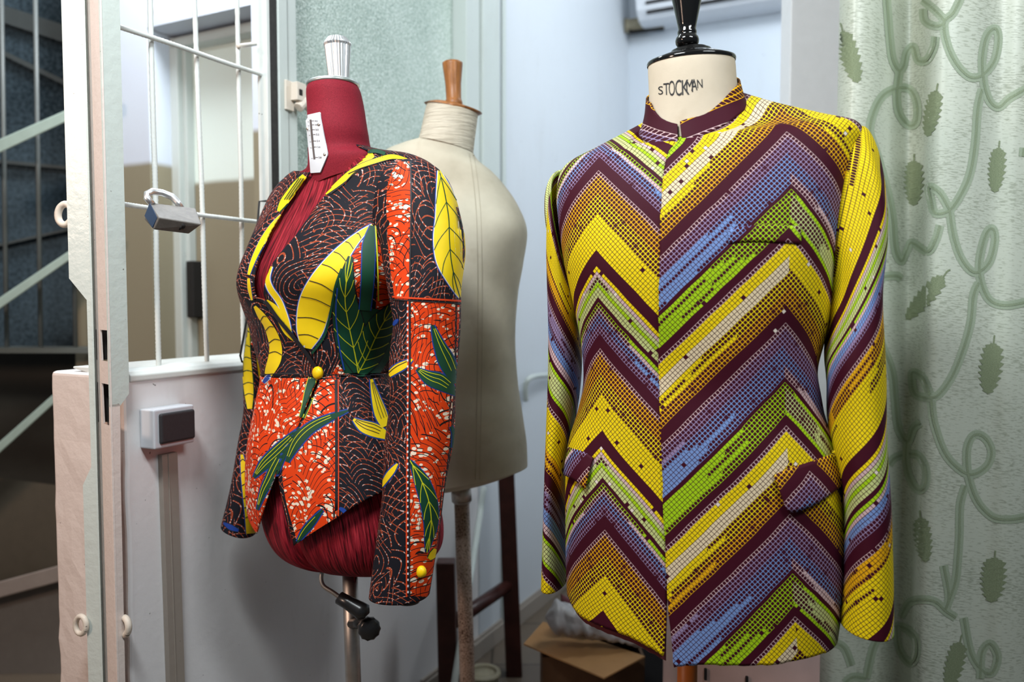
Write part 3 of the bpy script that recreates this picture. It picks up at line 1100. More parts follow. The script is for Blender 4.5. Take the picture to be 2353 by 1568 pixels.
# padlock
pl = thing('padlock', W1(390, 500, .02), 'scuffed steel padlock hooked round a white gate bar', 'padlock')
D = 1.36
top = [(342, 465), (368, 500), (463, 516), (450, 480)]; 
mbk = MB()
f = [P(352, 528, D + .01), P(434, 538, D + .045), P(464, 516, D + .045), P(365, 500, D + .005)]   # front-bottom face
bk = [P(331, 505, D + .05), P(418, 520, D + .085), P(450, 478, D + .09), P(342, 465, D + .05)]
mbk.hexa(f + bk)
mbk.build('lock_body', M_lock, pl, smooth=False, recalc=True, bevel=.0022)
a4 = [P(334, 497, D + .042), P(352, 524, D + .012), P(363, 501, D + .010), P(346, 468, D + .042)]
nrm = np.cross(a4[1] - a4[0], a4[3] - a4[0]); nrm /= np.linalg.norm(nrm)
if np.dot(nrm, CAM - a4[0]) < 0: nrm = -nrm
MB().prism([p + nrm * .0002 for p in a4], nrm * .0015).build('end_cap', M_lockblue, pl, smooth=False, recalc=True)
MB().tube([P(350, 470, D + .05), P(338, 455, D + .05), P(338, 446, D + .052), P(350, 440, D + .06), P(372, 443, D + .075), P(395, 452, D + .08), P(408, 465, D + .08), P(415, 478, D + .08)], .0062, 12).build('shackle', M_chrome, pl)
kh = P(418, 521, D + .0235)
mb = MB(); mb.lathe(P(418, 520, D + .03), [(.0052, -.012), (.0052, .0)], 16, (0, -1, -.5)); mb.lathe(P(411, 524, D + .03), [(.0042, -.012), (.0042, .0)], 12, (0, -1, -.5))
mb.build('keyhole', M_dark, pl)

# light switch and its trunking
sw = thing('light_switch', W1(400, 985, 0), 'grey surface light switch with charcoal rocker on the low wall', 'light switch')
A = [W1(352, 1036, .042), W1(449, 1022, .042), W1(445, 934, .042), W1(352, 944, .042)]
mb = MB(); zb_ = float(np.mean([A[0][2], A[1][2]])); zt_ = float(np.mean([A[2][2], A[3][2]]))
sa, sb = s1(352) , s1(447)
S_a = float(np.dot(W1(354, 985, .04) - P0, d1)); S_b = float(np.dot(W1(447, 980, .04) - P0, d1))
zb_ = float(W1(354, 1035, .04)[2]); zt_ = float(W1(354, 943, .04)[2])
wallbox(mb, S_a, S_b, zb_, zt_, 0, .04)
mb.build('box', M_greyplastic, sw, smooth=False, bevel=.0035)
mb = MB(); wallbox(mb, S_a + .010, S_b - .003, zb_ + .009, zt_ - .008, .038, .047)
mb.build('rocker', M_rocker, sw, smooth=False, bevel=.0045)
mb = MB()
t0_, t1_ = W1(372, 1034, .012), W1(408, 1034, .012)
sA, sB = float(np.dot(t0_ - P0, d1)), float(np.dot(t1_ - P0, d1))
zz0 = float(W1(390, 1038, .012)[2]); lean = .012
for z0_, z1_ in ((zz0 - .004, 0.0),):
    c = [w1(sA, z0_, 0), w1(sB, z0_, 0), w1(sB, z0_, .012), w1(sA, z0_, .012)]
    e = [w1(sA + lean, z1_, 0), w1(sB + lean, z1_, 0), w1(sB + lean, z1_, .012), w1(sA + lean, z1_, .012)]
    mb.hexa([e[3], e[2], c[2], c[3], e[0], e[1], c[1], c[0]])
mb.tube([w1((sA + sB) / 2 - .004, zz0 - .004, .0125), w1((sA + sB) / 2 - .004 + lean, 0, .0125)], .0016, 6)
tag(mb.build('cable_trunking', M_base, None, smooth=False, recalc=True, bevel=.0015), 'dusty cable trunking running down from the light switch', 'cable trunking')

# air conditioner and pipe cover high in the corner
AC = thing('air_conditioner', W2(1620, 0, .1), 'white wall air conditioner high on the back wall', 'air conditioner')
zb2 = float(W2(1500, 44, .18)[2])
sA = float(np.dot(W2(1462, 20, .18) - CORNER, d2)); sB = sA + .85
prof = [(.003, .0), (.10, 0.0), (.15, .012), (.185, .05), (.20, .11), (.20, .26), (.17, .29), (.003, .29)]
mb = MB(); mb.prism([CORNER + d2 * sA - d1 * o + Z3 * (zb2 + z) for o, z in prof], d2 * (sB - sA))
mb.build('housing', M_white_pl, AC, smooth=False, recalc=True, bevel=.006)
mb = MB()
for k in (0, 1):
    o, z = ((.176, .030), (.193, .068))[k]
    mb.box(CORNER + d2 * (sA + .06 + .35) - d1 * o + Z3 * (zb2 + z + .006), (.72, .012, .012), R2)
mb.build('air_slot', M_dark, AC, smooth=False)
mb = MB(); c0 = W2(1424, 60, .05) ; 
pa = CORNER + Z3 * float(W2(1450, 62, .04)[2]) - d1 * .05 + d2 * .03; pb = pa + d2 * .16
mb.tube([pa - d1 * .02 - d2 * .03, pa, pb], .034, 16)
tag(mb.build('pipe_cover', M_khaki), 'grey pipe cover in the corner beside the air conditioner', 'pipe')
mb = MB(); mb.tube([pa - d1 * .03 - Z3 * .03, pa - d1 * .02 - Z3 * .036 + d2 * .0, pb - Z3 * .036], .008, 8)
zc = float(pa[2])
tag(mb.build('drain_pipe', M_blackpaint), 'thin black pipe under the pipe cover in the corner', 'pipe')
# ------------------------------------------------------------------ red dress form (left)
PI = math.pi
SEC1 = [  # xl, yl, xr, yr, DL, DR, thickness
    (704, 346, 852, 346, 1.52, 1.50, .120),
    (703, 398, 893, 352, 1.54, 1.48, .130),
    (662, 424, 955, 362, 1.57, 1.46, .145),
    (632, 455, 1000, 392, 1.59, 1.45, .165),
    (612, 492, 1012, 450, 1.60, 1.45, .190),
    (583, 560, 1000, 540, 1.60, 1.45, .225),
    (556, 640, 980, 630, 1.60, 1.45, .250),
    (565, 700, 955, 690, 1.60, 1.46, .240),
    (590, 770, 915, 770, 1.59, 1.47, .215),
    (606, 858, 893, 858, 1.58, 1.48, .205),
    (596, 930, 925, 940, 1.58, 1.47, .225),
    (584, 1030, 975, 1045, 1.59, 1.46, .255),
    (590, 1130, 1010, 1150, 1.59, 1.46, .275),
    (608, 1210, 1026, 1230, 1.59, 1.46, .275),
]
TW1 = 9.0
BUMPS1 = [(1.05, 6.1, .42, 1.25, .022), (2.2, 6.1, .40, 1.25, .010), (1.6, 12.0, .9, 1.6, .008)]
form1 = Surf(SEC1 + [(648, 1258, 1012, 1282, 1.58, 1.47, .24), (725, 1284, 955, 1306, 1.55, 1.50, .15), (820, 1300, 832, 1302, 1.52, 1.52, .01)], 2.1, .965)
form1.bumps = BUMPS1
rf = thing('dress_form', P(815, 1568, 1.52) * [1, 1, 0], 'burgundy adjustable dress form with ribbed chrome knob, wearing the orange and black jacket', 'dress form', 'dress forms')
M, N = 120, 220
ph = np.linspace(0, 2 * PI, M, endpoint=False)
tt = np.linspace(0, form1.n - 1.001, N)
PH, TT = np.meshgrid(ph, tt)
g = form1.ev(PH, TT)
# the split line of the adjustable form below the jacket
cut = np.exp(-((PH - 1.83) / .055) ** 2) * np.clip((TT - 10.5) / .5, 0, 1)
g = g - form1.normal(PH, TT) * (cut * .03)[..., None]
arc = (PH - PI / 2) * .16
mb = MB(); add_grid(mb, g, catmull(form1.C, tt), 0, np.stack([arc, g[..., 2]], -1), wrap=True)
mb.build('torso', M_redrib, rf)
# neck
neck1 = Surf([(708, 196, 822, 196, 1.5, 1.5, .095), (703, 212, 830, 214, 1.5, 1.5, .104), (705, 250, 838, 252, 1.5, 1.5, .108), (706, 300, 846, 302, 1.5, 1.49, .112),
              (708, 345, 856, 342, 1.515, 1.49, .122), (710, 395, 885, 352, 1.53, 1.47, .135), (712, 455, 900, 385, 1.545, 1.475, .145)], 2.0)
tt = np.linspace(0, neck1.n - 1.001, 60); PH, TT = np.meshgrid(ph, tt)
mb = MB(); g = neck1.ev(PH, TT); add_grid(mb, g, catmull(neck1.C, tt), 0, wrap=True)
# bib point of plain cloth on the chest
nb = bvh_of(mb)
mb.build('neck', M_redneck, rf)
c = P(765, 196, 1.5)
MB().lathe(c, [(.0485, -.002), (.0490, .002), (.044, .006), (.02, .009), (.012, .010), (.001, .010)], 48, (-.03, 0, 1)).build('neck_cap', M_capsteel, rf)
kc = P(779, 190, 1.5)
MB().lathe(kc, [(.0015, .0), (.0175, .001), (.0180, .004), (.0235, .066), (.0250, .070), (.0235, .073), (.0165, .082), (.006, .0845), (.001, .085)], 56, (-.03, 0, 1), flute=.06).build('knob', M_chrome, rf, smooth=False)
# size gauge on the neck
def gpx(u, v):   # gauge coordinates 0..1 across, 0..1 down
    L0, L1 = np.array([704, 264.]), np.array([717, 398.]); R0, R1 = np.array([736, 258.]), np.array([755, 358.])
    return (L0 + (L1 - L0) * v) * (1 - u) + (R0 + (R1 - R0) * v) * u
mb = MB()
pts = []
rows = []
for v in np.linspace(0, 1, 24):
    l = np.array([704, 266.]) + (np.array([716, 398.]) - np.array([704, 266.])) * v
    y = l[1]
    if y <= 355: r = np.array([736, 258.]) + (np.array([755, 356.]) - np.array([736, 258.])) * ((y - 258) / 98)
    else: r = np.array([755, 356.]) + (np.array([738, 396.]) - np.array([755, 356.])) * ((y - 356) / 42)
    r[1] = y + (v - .4) * -3 if v > 0 else 259
    rows.append([l + (r - l) * k for k in np.linspace(.03, 1, 8)])
gp = on_surface(nb, np.array(rows), .003, 1.45)
dj = on_surface(nb, np.array(rows), .0005, 1.45)
mb.grid(gp, 0, flip=False); mb.grid(dj, 0, flip=True)
gg = gp
gauge = mb.build('size_gauge', M_white_pl, rf, recalc=False, smooth=True)
gbm = MB(); gbm.grid(gp); gb = bvh_of(gbm)


def text_mesh(txt, px_fn, bvh, off, mb, mat=0, Yg=1.4):
    """lettering laid onto a surface; px_fn maps unit text coordinates (x, y) to pixels"""
    cu = bpy.data.curves.new('lettering_curve', 'FONT'); cu.body = txt; cu.resolution_u = 3
    ob = bpy.data.objects.new('lettering_curve', cu); col.objects.link(ob)
    dg = bpy.context.evaluated_depsgraph_get()
    me = bpy.data.meshes.new_from_object(ob.evaluated_get(dg))
    bm = bmesh.new(); bm.from_mesh(me)
    bmesh.ops.triangulate(bm, faces=bm.faces)
    xs = [v.co.x for v in bm.verts]; x0, x1 = min(xs), max(xs)
    px = np.array([px_fn((v.co.x - x0) / (x1 - x0), v.co.y / .73) for v in bm.verts])
    p = on_surface(bvh, px, off, Yg)
    fs = [[v.index for v in f.verts] for f in bm.faces]
    # orient to the camera
    f0 = fs[0]; n = np.cross(p[f0[1]] - p[f0[0]], p[f0[2]] - p[f0[0]])
    if np.dot(n, CAM - p[f0[0]]) < 0: fs = [f[::-1] for f in fs]
    mb.add(p, fs, mat)
    bm.free(); bpy.data.objects.remove(ob); bpy.data.curves.remove(cu); bpy.data.meshes.remove(me)


mb = MB()
decal(mb, gb, strip_px([(714, 275), (719, 330), (723, 366)], [2.2, 2.2, 2.2], 12, 3), .0006, 0)
for k, (y, lab) in enumerate(((278, '46'), (287, '48'), (298, '50'), (309, '52'), (324, '54'), (338, '56'), (362, '58'))):
    x = 713 + (y - 275) * .105
    decal(mb, gb, strip_px([(x + 2, y), (x + 9, y)], [.5, .5], 4, 2), .0006, 0)
    decal(mb, gb, strip_px([(x - 6, y + 2), (x - 3, y + 2)], [.4, .4], 3, 2), .0006, 0)
    text_mesh(lab, lambda u, v, x=x, y=y: (x + 10 + u * 7, y + 2.2 - v * 4.6), gb, .0006, mb)
mb.build('scale_marks', simple('grey_ink', srgb(96, 88, 86), .6), gauge)
for x, y in ((733, 286), (746, 355), (707, 296)):
    p, n = hit(gb, x, y, 1.45); mb = MB().lathe(p, [(.0028, -.001), (.0028, .001), (.001, .0016), (.0002, .0017)], 12, (-.4, -1, .1))
    mb.build('gauge_screw', M_steel, gauge)
# pole, crank handle, knob
mb = MB(); mb.tube([P(804, 1310, 1.53), P(812, 1568, 1.53), P(812, 1568, 1.53) * [1, 1, 0] + [0.01, 0, .02]], .0150, 24); mb.build('pole', M_steel, rf)
mb = MB(); b_ = P(812, 1568, 1.53)
mb.lathe([b_[0] + .01, b_[1], 0], [(.16, 0), (.16, .012), (.03, .03), (.02, .06), (.001, .06)], 40); mb.build('base', M_blackgloss, rf)
mb = MB(); mb.tube(spline([P(741, 1310, 1.47), P(738, 1330, 1.465), P(744, 1348, 1.46), P(765, 1362, 1.455), P(792, 1382, 1.45)], 24), .0042, 12)
h = mb.build('crank_handle', M_steel, rf)
mb = MB(); mb.tube([P(776, 1372, 1.452), P(779, 1374, 1.452), P(800, 1386, 1.448), P(826, 1402, 1.445), P(835, 1408, 1.443), P(842, 1416, 1.442)], [.008, .0118, .0125, .0155, .0165, .008], 20)
mb.build('grip', M_blackplastic, h)
mb = MB(); mb.tube([P(806, 1432, 1.53), P(845, 1432, 1.47)], [.012, .010], 16)
mb.lathe(P(848, 1445, 1.455), [(.0015, -.012), (.0165, -.011), (.0205, -.006), (.0205, .006), (.0165, .011), (.0015, .012)], 22, (.35, -1, .1), flute=.08)
mb.build('clamp_knob', M_blackplastic, rf)
mb = MB(); mb.lathe(P(938, 1372, 1.52), [(.001, -.012), (.022, -.010), (.026, 0), (.02, .01), (.001, .012)], 24, (0, 0, 1)); mb.build('height_knob', M_blackplastic, rf)

# ------------------------------------------------------------------ orange and black jacket
jk = thing('jacket', P(780, 860, 1.5), 'fitted cutaway jacket in orange, black and yellow wax print on the burgundy dress form', 'jacket', 'patterned jackets')
body1 = Surf(SEC1, 2.1)
body1.bumps = BUMPS1
OFF = .006


def folds1(phi, t):
    a = .0016 * np.sin(phi * 9 + t * 1.3) * np.clip((t - 4) / 3, 0, 1)
    b = .0030 * np.sin(phi * 5 + t * 3.3) * np.exp(-((t - 8.3) / 1.0) ** 2)
    return a + b
body1.waves = folds1
# opening edges traced down from the neck
near = [(850, 345), (838, 362), (812, 384), (790, 400), (760, 432), (728, 472), (700, 512), (676, 545), (655, 568), (630, 600), (613, 636), (606, 668), (611, 690), (640, 728), (677, 772), (708, 812), (733, 852)]
far = [(712, 396), (690, 425), (665, 462), (640, 500), (620, 534), (604, 570), (592, 600), (586, 624), (583, 650), (584, 668), (590, 684), (611, 692), (640, 729), (677, 773), (708, 813), (733, 853)]
ne = body1.locate(spline(near, 90), OFF, 0, TW1)
fe = body1.locate(spline(far, 90), OFF, 0, TW1)


def edge_fn(e, tmin, tmax):
    o = np.argsort(e[:, 1]); t = e[o, 1]; p = e[o, 0]
    return lambda T: np.interp(T, t, p)
nf, ff = edge_fn(ne, 0, 9), edge_fn(fe, 0, 9)
t_top_far = float(fe[:, 1].min())
R_, K_ = 150, 170
r = np.linspace(0, 1, R_)[:, None]; k = np.linspace(0, 1, K_)[None, :]
# neckline start: from the near edge (t~0.2) round the back to the far edge
ts = (.25 * (1 - k) + (t_top_far) * k ** 3)
T = ts + (TW1 - ts) * r
pn = nf(T); pf = ff(T)
span = (2 * PI - pf) + pn
PHI = pn - span * k            # from the near front edge backwards (decreasing phi) to the far edge
g = body1.ev(PHI, T, OFF)
mb = MB()
cc = catmull(body1.C, T[:, K_ // 2])
add_shell(mb, g, body1.ev(PHI, T, OFF - .002), cc, BW, np.stack([PHI * .17, g[..., 2]], -1))
# peplum: near panel and far panel
nearP = [(736, 866), (722, 905), (700, 955), (678, 1000), (656, 1040), (645, 1085), (652, 1140), (664, 1190), (683, 1250)]
farP = [(733, 866), (712, 915), (690, 972), (664, 1035), (640, 1090), (625, 1130), (612, 1175), (600, 1223)]
hemN = [(683, 1250), (720, 1225), (770, 1193), (820, 1160), (872, 1133), (940, 1105), (990, 1090)]
hemF = [(600, 1223), (594, 1190), (588, 1150), (585, 1120)]
pN = body1.locate(spline(nearP, 60), OFF + .004, TW1, body1.n - 1); pF = body1.locate(spline(farP, 60), OFF + .002, TW1, body1.n - 1)
hN = body1.locate(spline(hemN, 40), OFF + .004, TW1, body1.n - 1); hF = body1.locate(spline(hemF, 20), OFF + .002, TW1, body1.n - 1)
fn_, ff_ = edge_fn(pN, 9, 13), edge_fn(pF, 9, 13)
oN = np.argsort(hN[:, 0]); hemn = lambda p: np.interp(p, hN[oN, 0], hN[oN, 1])
tip_f = float(pF[:, 1].max()); tip_n = float(pN[:, 1].max())


def peplum(edge, hem, p_end, off, KK=90, RR=80):
    r = np.linspace(0, 1, RR)[:, None]; k = np.linspace(0, 1, KK)[None, :]
    ph_ = np.broadcast_to(edge(TW1 + 0 * r) * (1 - k) + p_end * k, (RR, KK)).copy()
    for _ in range(25):
        h_ = hem(ph_)
        T_ = TW1 + (h_ - TW1) * r
        new = edge(T_) * (1 - k) + p_end * k
        ph_ = ph_ * .5 + new * .5
    T_ = TW1 + (hem(ph_) - TW1) * r
    flare = off + .010 * np.clip((T_ - TW1) / 4, 0, 1)
    return ph_, T_, body1.ev(ph_, T_, flare), body1.ev(ph_, T_, flare - .002)
for edge, hem, pe, off in ((fn_, hemn, -1.1, OFF + .004), (ff_, lambda p: np.interp(p, [float(pF[-1, 0]), PI, PI + 1.2], [tip_f, tip_f - .9, tip_f - 1.6]), PI + 1.3, OFF + .002)):
    ph_, T_, gp_, gq_ = peplum(edge, hem, pe, off)
    add_shell(mb, gp_, gq_, catmull(body1.C, T_[:, 20]), BW if edge is fn_ else OW, np.stack([ph_ * .17, gp_[..., 2]], -1))
bv = bvh_of(mb)
# --- printed panels, leaves and veins on the body
fl = lambda a, b, n=24, m=12: fill_between(a, b, n, m)
decal(mb, bv, fl([(738, 868), (724, 905), (703, 955), (681, 1000), (659, 1042), (649, 1085), (655, 1140), (667, 1190), (684, 1246)],
                 [(772, 862), (773, 920), (773, 980), (773, 1040), (773, 1090), (773, 1130), (773, 1160), (773, 1180), (773, 1190)], 40, 14), .0003, OW)
line(mb, bv, [(772, 862), (773, 1000), (773, 1190)], 3, .0009, BK)
line(mb, bv, [(777, 862), (778, 1000), (778, 1186)], 1.2, .0009, OR)
# orange patches on the upper body between the leaves
decal(mb, bv, fl([(806, 570), (806, 600), (815, 650), (828, 712)], [(838, 535), (838, 590), (836, 650), (834, 712)], 24, 8), .0003, OW)
decal(mb, bv, fl([(868, 520), (868, 600), (866, 660), (862, 730)], [(893, 440), (893, 560), (896, 650), (900, 720)], 24, 8), .0003, OW)
decal(mb, bv, fl([(762, 862), (768, 850), (776, 838)], [(812, 864), (800, 858), (790, 852)], 8, 6), .0003, OW)


def leaf(path, wid, main, edge=BL, veins=None, half=None, nv=7, base=.0005, rim=3.0, B=None, Yg=1.4, curve=.35, white=False):
    B = bv if B is None else B
    path = np.array(path, float); wid = np.array(wid, float)
    decal(mb, B, strip_px(path, wid + rim, 34, 7), base, edge, Yg)
    if white: decal(mb, B, strip_px(path, wid + 1, 34, 7), base + .0002, WH, Yg)
    s = strip_px(path, np.maximum(wid - (.8 if white else 0), 0.1), 34, 9)
    decal(mb, B, s, base + .0004, main, Yg)
    if half is not None: decal(mb, B, s[:, :5], base + .0006, half, Yg)
    if veins is not None:
        line(mb, B, path, 1.1, base + .0007, veins, 26, Yg)
        c = strip_px(path, wid, 60, 3)
        for i in range(nv):
            j = int(4 + i * 50 / nv); j2 = min(j + int(60 * curve / 2), 59)
            for sd in (0, 2):
                a = c[j, 1]; e = c[j2, sd]; m_ = (a + e) / 2 + (c[j, sd] - a) * .12
                line(mb, B, [a, m_, e], .8, base + .0007, veins, 6, Yg)


def hatched(path, wid, main, veins, n=4, **kw):
    """leaf with lines that run along it"""
    leaf(path, wid, main, **kw)
    B = kw.get('B') or bv
    path = np.array(path, float); wid = np.array(wid, float)
    s = strip_px(path, wid, 24, 2 * n + 3)
    for q in range(1, 2 * n + 2, 2):
        if q <= 2 * n:
            w = np.full(24, .7)
            L = s[2:-2, q]
            line(mb, B, L[::4], .7, .0014, veins, 14, kw.get('Yg', 1.4))


def crossed(path, wid, n, veins=BK, B=None, bow=5, Yg=1.4):
    B = bv if B is None else B
    s = strip_px(path, wid, 60, 3)
    for i in range(n):
        j = int(6 + i * 50 / n)
        a, b = s[j, 0], s[j, 2]
        m_ = (a + b) / 2 + np.array([0, -bow])
        line(mb, B, [a, m_, b], .9, .0016, veins, 7, Yg)


# long yellow leaf across the chest
p_ = [(704, 800), (712, 760), (724, 700), (744, 652), (770, 606), (800, 568), (830, 538), (856, 518)]
w_ = [12, 30, 37, 33, 23, 15, 8, 3]
leaf(p_, w_, YE, edge=BL, white=True); crossed(p_, np.array(w_) - 2, 8)
line(mb, bv, [(718, 812), (744, 775), (756, 735), (765, 690), (772, 655), (786, 618)], 2.6, .0022, GR, 20)
# dark green leaf cluster under it
decal(mb, bv, fl([(779, 700), (776, 745), (775, 800), (790, 858)], [(905, 715), (903, 760), (900, 810), (872, 858)], 24, 10), .0011, GR)
leaf([(822, 856), (812, 800), (800, 740), (793, 690), (797, 640), (806, 590)], [10, 34, 34, 26, 16, 4], GR, edge=BK, veins=Y2, nv=6, rim=2, base=.0014)
leaf([(822, 858), (842, 820), (862, 775), (880, 740), (905, 700)], [16, 30, 32, 26, 8], GR, edge=BK, veins=Y2, nv=6, rim=2, base=.0014)
leaf([(838, 712), (843, 660), (846, 600), (848, 560), (856, 520)], [12, 13, 14, 13, 5], GR, edge=BL, base=.0022, rim=2.5); crossed([(838, 712), (843, 660), (846, 600), (848, 560), (856, 520)], [12, 13, 14, 13, 5], 6, Y2, bow=-3)
line(mb, bv, [(863, 520), (866, 600), (868, 690)], 1.6, .0036, Y2, 16)
line(mb, bv, [(776, 660), (772, 720), (778, 790), (790, 850)], 1.6, .0036, BL, 16)
# collar leaves at the neck edge
leaf([(748, 446), (775, 420), (800, 398), (830, 372), (858, 356)], [3, 9, 11, 11, 6], YE, edge=BK, rim=2)
line(mb, bv, [(760, 446), (790, 424), (815, 398), (850, 372), (880, 362)], 1.0, .002, BK, 16)
leaf([(800, 398), (826, 384), (860, 372), (900, 362), (935, 368)], [2, 4, 5, 5, 2], YE, edge=BK, rim=1.5, base=.0016)
line(mb, bv, [(846, 350), (868, 350), (885, 356)], 4, .002, GR, 12)
# yellow band down the wrap edge
for pth, wd in (([(622, 612), (615, 640), (622, 664), (640, 690), (652, 716), (662, 745), (668, 770)], [5, 6, 7, 7, 6, 5, 3]),):
    leaf(pth, wd, YE, edge=BL, white=True, rim=3)
leaf([(614, 690), (632, 708), (648, 735), (662, 762), (676, 782)], [2, 7, 10, 9, 3], YE, edge=BK, rim=2)
# far front panel: yellow ribbon from shoulder down to the waist
leaf([(700, 404), (684, 424), (668, 444), (652, 466), (640, 486)], [5, 9, 9, 8, 3], YE, edge=GR, rim=2, Yg=1.5)
for dx in (-5, 0, 5): line(mb, bv, [(694 + dx, 410), (676 + dx, 436), (660 + dx, 460)], .8, .0022, GR, 10, 1.5)
leaf([(648, 496), (628, 520), (608, 548), (592, 578), (580, 606), (572, 632)], [5, 7, 7, 6, 5, 3], YE, edge=BL, rim=1.5, Yg=1.5)
leaf([(586, 704), (600, 724), (614, 744), (626, 768), (634, 796), (632, 824), (622, 850), (616, 862)], [3, 8, 9, 12, 14, 15, 12, 8], YE, edge=BK, rim=1, Yg=1.5)
leaf([(572, 640), (574, 665), (580, 690)], [3, 4, 2], YE, edge=BL, rim=1, Yg=1.5)
crossed([(600, 724), (614, 744), (626, 768), (634, 796), (632, 824), (622, 850)], [8, 9, 12, 14, 15, 12], 4, BK, bow=6, Yg=1.5)
# wrapped edge down to the button; its black also draws the overlap's shadow
line(mb, bv, [(588, 684), (612, 694), (640, 731), (677, 775), (708, 815), (733, 856)], 4.5, .003, BK, 40, 1.5)
line(mb, bv, [(602, 861), (650, 859), (700, 860), (770, 861), (850, 862), (890, 862)], 1.2, .0035, BK, 40, 1.5)
# leaves on the tails
hatched([(584, 1098), (608, 1068), (640, 1038), (668, 1010), (690, 985)], [2, 12, 15, 11, 3], GR, Y2, n=3, edge=BL, rim=3, Yg=1.5)
hatched([(592, 1172), (606, 1130), (624, 1095), (640, 1060), (662, 1030)], [2, 8, 12, 12, 3], GR, Y2, n=2, edge=BL, rim=2.5, Yg=1.5)
leaf([(694, 960), (704, 930), (712, 900), (718, 868)], [6, 9, 11, 8], GR, edge=Y2, rim=1.5, Yg=1.45)
hatched([(660, 1062), (680, 1020), (712, 985), (755, 962), (800, 944)], [4, 12, 12, 8, 2], GR, Y2, n=2, edge=BL, rim=3)
hatched([(684, 1246), (700, 1222), (718, 1200), (742, 1172)], [2, 7, 7, 2], GR, Y2, n=1, edge=BL, rim=3)
hatched([(812, 964), (835, 980), (862, 990), (888, 1002)], [3, 13, 15, 9], YE, BK, n=3, edge=BL, rim=3)
hatched([(853, 872), (862, 910), (874, 950), (886, 980)], [3, 9, 14, 10], YE, BK, n=3, edge=BL, rim=3)
leaf([(780, 1168), (790, 1174), (800, 1186)], [3, 5, 2], BL, edge=BK, rim=1)
leaf([(606, 880), (614, 870), (622, 862)], [3, 5, 3], BL, edge=WH, rim=1.5, Yg=1.5)
jb = mb.build('jacket_body', WAX, jk)
# --- sleeves
SL1 = [(892, 560, 925, 366), (890, 605, 978, 370), (893, 640, 1025, 410), (897, 675, 1054, 490), (902, 715, 1066, 580), (903, 765, 1058, 680), (896, 845, 1054, 790),
       (891, 930, 1050, 900), (885, 1020, 1041, 1005), (877, 1120, 1027, 1110), (866, 1225, 1010, 1225), (848, 1364, 987, 1371)]
TH = [.10, .12, .135, .14, .135, .13, .12, .115, .11, .105, .10, .098]
DD = [1.42, 1.41, 1.40, 1.39, 1.38, 1.375, 1.37, 1.365, 1.36, 1.355, 1.35, 1.35]
sl = Surf([(a, b, c_, d_, D_ + .012, D_ - .012, t_) for (a, b, c_, d_), t_, D_ in zip(SL1, TH, DD)], 2.2)
sl.waves = lambda phi, t: .0020 * np.sin(t * 2.6 + phi * 2) * np.clip((t - 3) / 2, 0, 1) * np.clip((10.5 - t) / 2, .2, 1)


def sleeve_mesh(sf, M=72, N=200, mat=0, uvf=None):
    ph = np.linspace(0, 2 * PI, M, endpoint=False); tt = np.linspace(0, sf.n - 1.001, N)
    PH, TT = np.meshgrid(ph, tt); g = sf.ev(PH, TT)
    rad = np.linalg.norm(sf.A, axis=1).mean()
    cl = catmull(sf.C, tt); al = np.concatenate([[0], np.cumsum(np.linalg.norm(np.diff(cl, axis=0), axis=1))])
    uv = uvf(PH, TT, al, rad, g) if uvf else np.stack([-(PH - PI / 2) * rad * 1.05, np.broadcast_to(-al[:, None], PH.shape)], -1)
    # closed ring with a seam row at the back so the print is not smeared
    roll = int(M * .75)
    arc_ = True
    g = np.roll(g, -roll, 1); uv = np.roll(uv, -roll, 1); PH2 = np.roll(PH, -roll, 1)
    g = np.concatenate([g, g[:, :1]], 1)
    last = uv[:, :1].copy(); uv = np.concatenate([uv, last], 1)
    u = uv[..., 0]
    d_ = np.concatenate([np.zeros((g.shape[0], 1)), np.cumsum(np.linalg.norm(np.diff(g, axis=1), axis=2), 1)], 1)
    jm = int(np.argmin(np.abs(PH2[0] - PI / 2)))
    u[:] = -(d_ - d_[:, jm:jm + 1])
    mb = MB(); mb.sleeve_pts = g
    ctr = cl[:, None, :]; inn = g - (g - ctr) / np.linalg.norm(g - ctr, axis=2, keepdims=True) * .0022
    add_shell(mb, g, inn, cl, mat, uv)
    return mb


mb = sleeve_mesh(sl, mat=BW)
bs = bvh_of(mb)
B = dict(B=bs, Yg=1.34)
decal(mb, bs, fl([(893, 575), (890, 520), (888, 460), (895, 410), (915, 372)][::-1] + [(900, 640), (908, 690)], [(943, 372), (944, 410), (944, 460), (943, 520), (942, 580), (942, 640), (941, 690)], 40, 8), .0003, OW, 1.36)
decal(mb, bs, fl([(944, 692), (944, 800), (942, 900), (942, 1000), (942, 1100), (941, 1200), (941, 1290), (943, 1370)],
                 [(1062, 700), (1060, 800), (1058, 900), (1050, 1000), (1036, 1100), (1022, 1200), (1008, 1290), (992, 1372)], 60, 14), .0003, OW, 1.36)
for x0, x1 in ((944, 943),): line(mb, bs, [(x0, 372), (945, 480), (943, 600), (942, 692)], 1.8, .001, BK, 40, 1.36)
line(mb, bs, [(938, 692), (938, 900), (935, 1100), (934, 1372)], 1.6, .001, OR, 50, 1.36); line(mb, bs, [(942, 692), (942, 900), (940, 1100), (940, 1372)], 2.2, .0012, BK, 50, 1.36)
for yy in np.arange(700, 1368, 14): line(mb, bs, [(937.5, yy), (937, yy + 5)], 1.8, .0013, WH, 3, 1.36)
line(mb, bs, [(903, 682), (940, 685), (1000, 688), (1058, 692)], 2.0, .0014, OR, 24, 1.36); line(mb, bs, [(903, 688), (940, 691), (1000, 694), (1058, 698)], 1.4, .0014, BK, 24, 1.36)
p_ = [(1008, 392), (1020, 440), (1030, 500), (1032, 550), (1036, 600), (1046, 650), (1056, 684)]; w_ = [3, 18, 30, 36, 33, 16, 3]
leaf(p_, w_, YE, edge=BL, white=True, veins=GR, nv=5, **B)
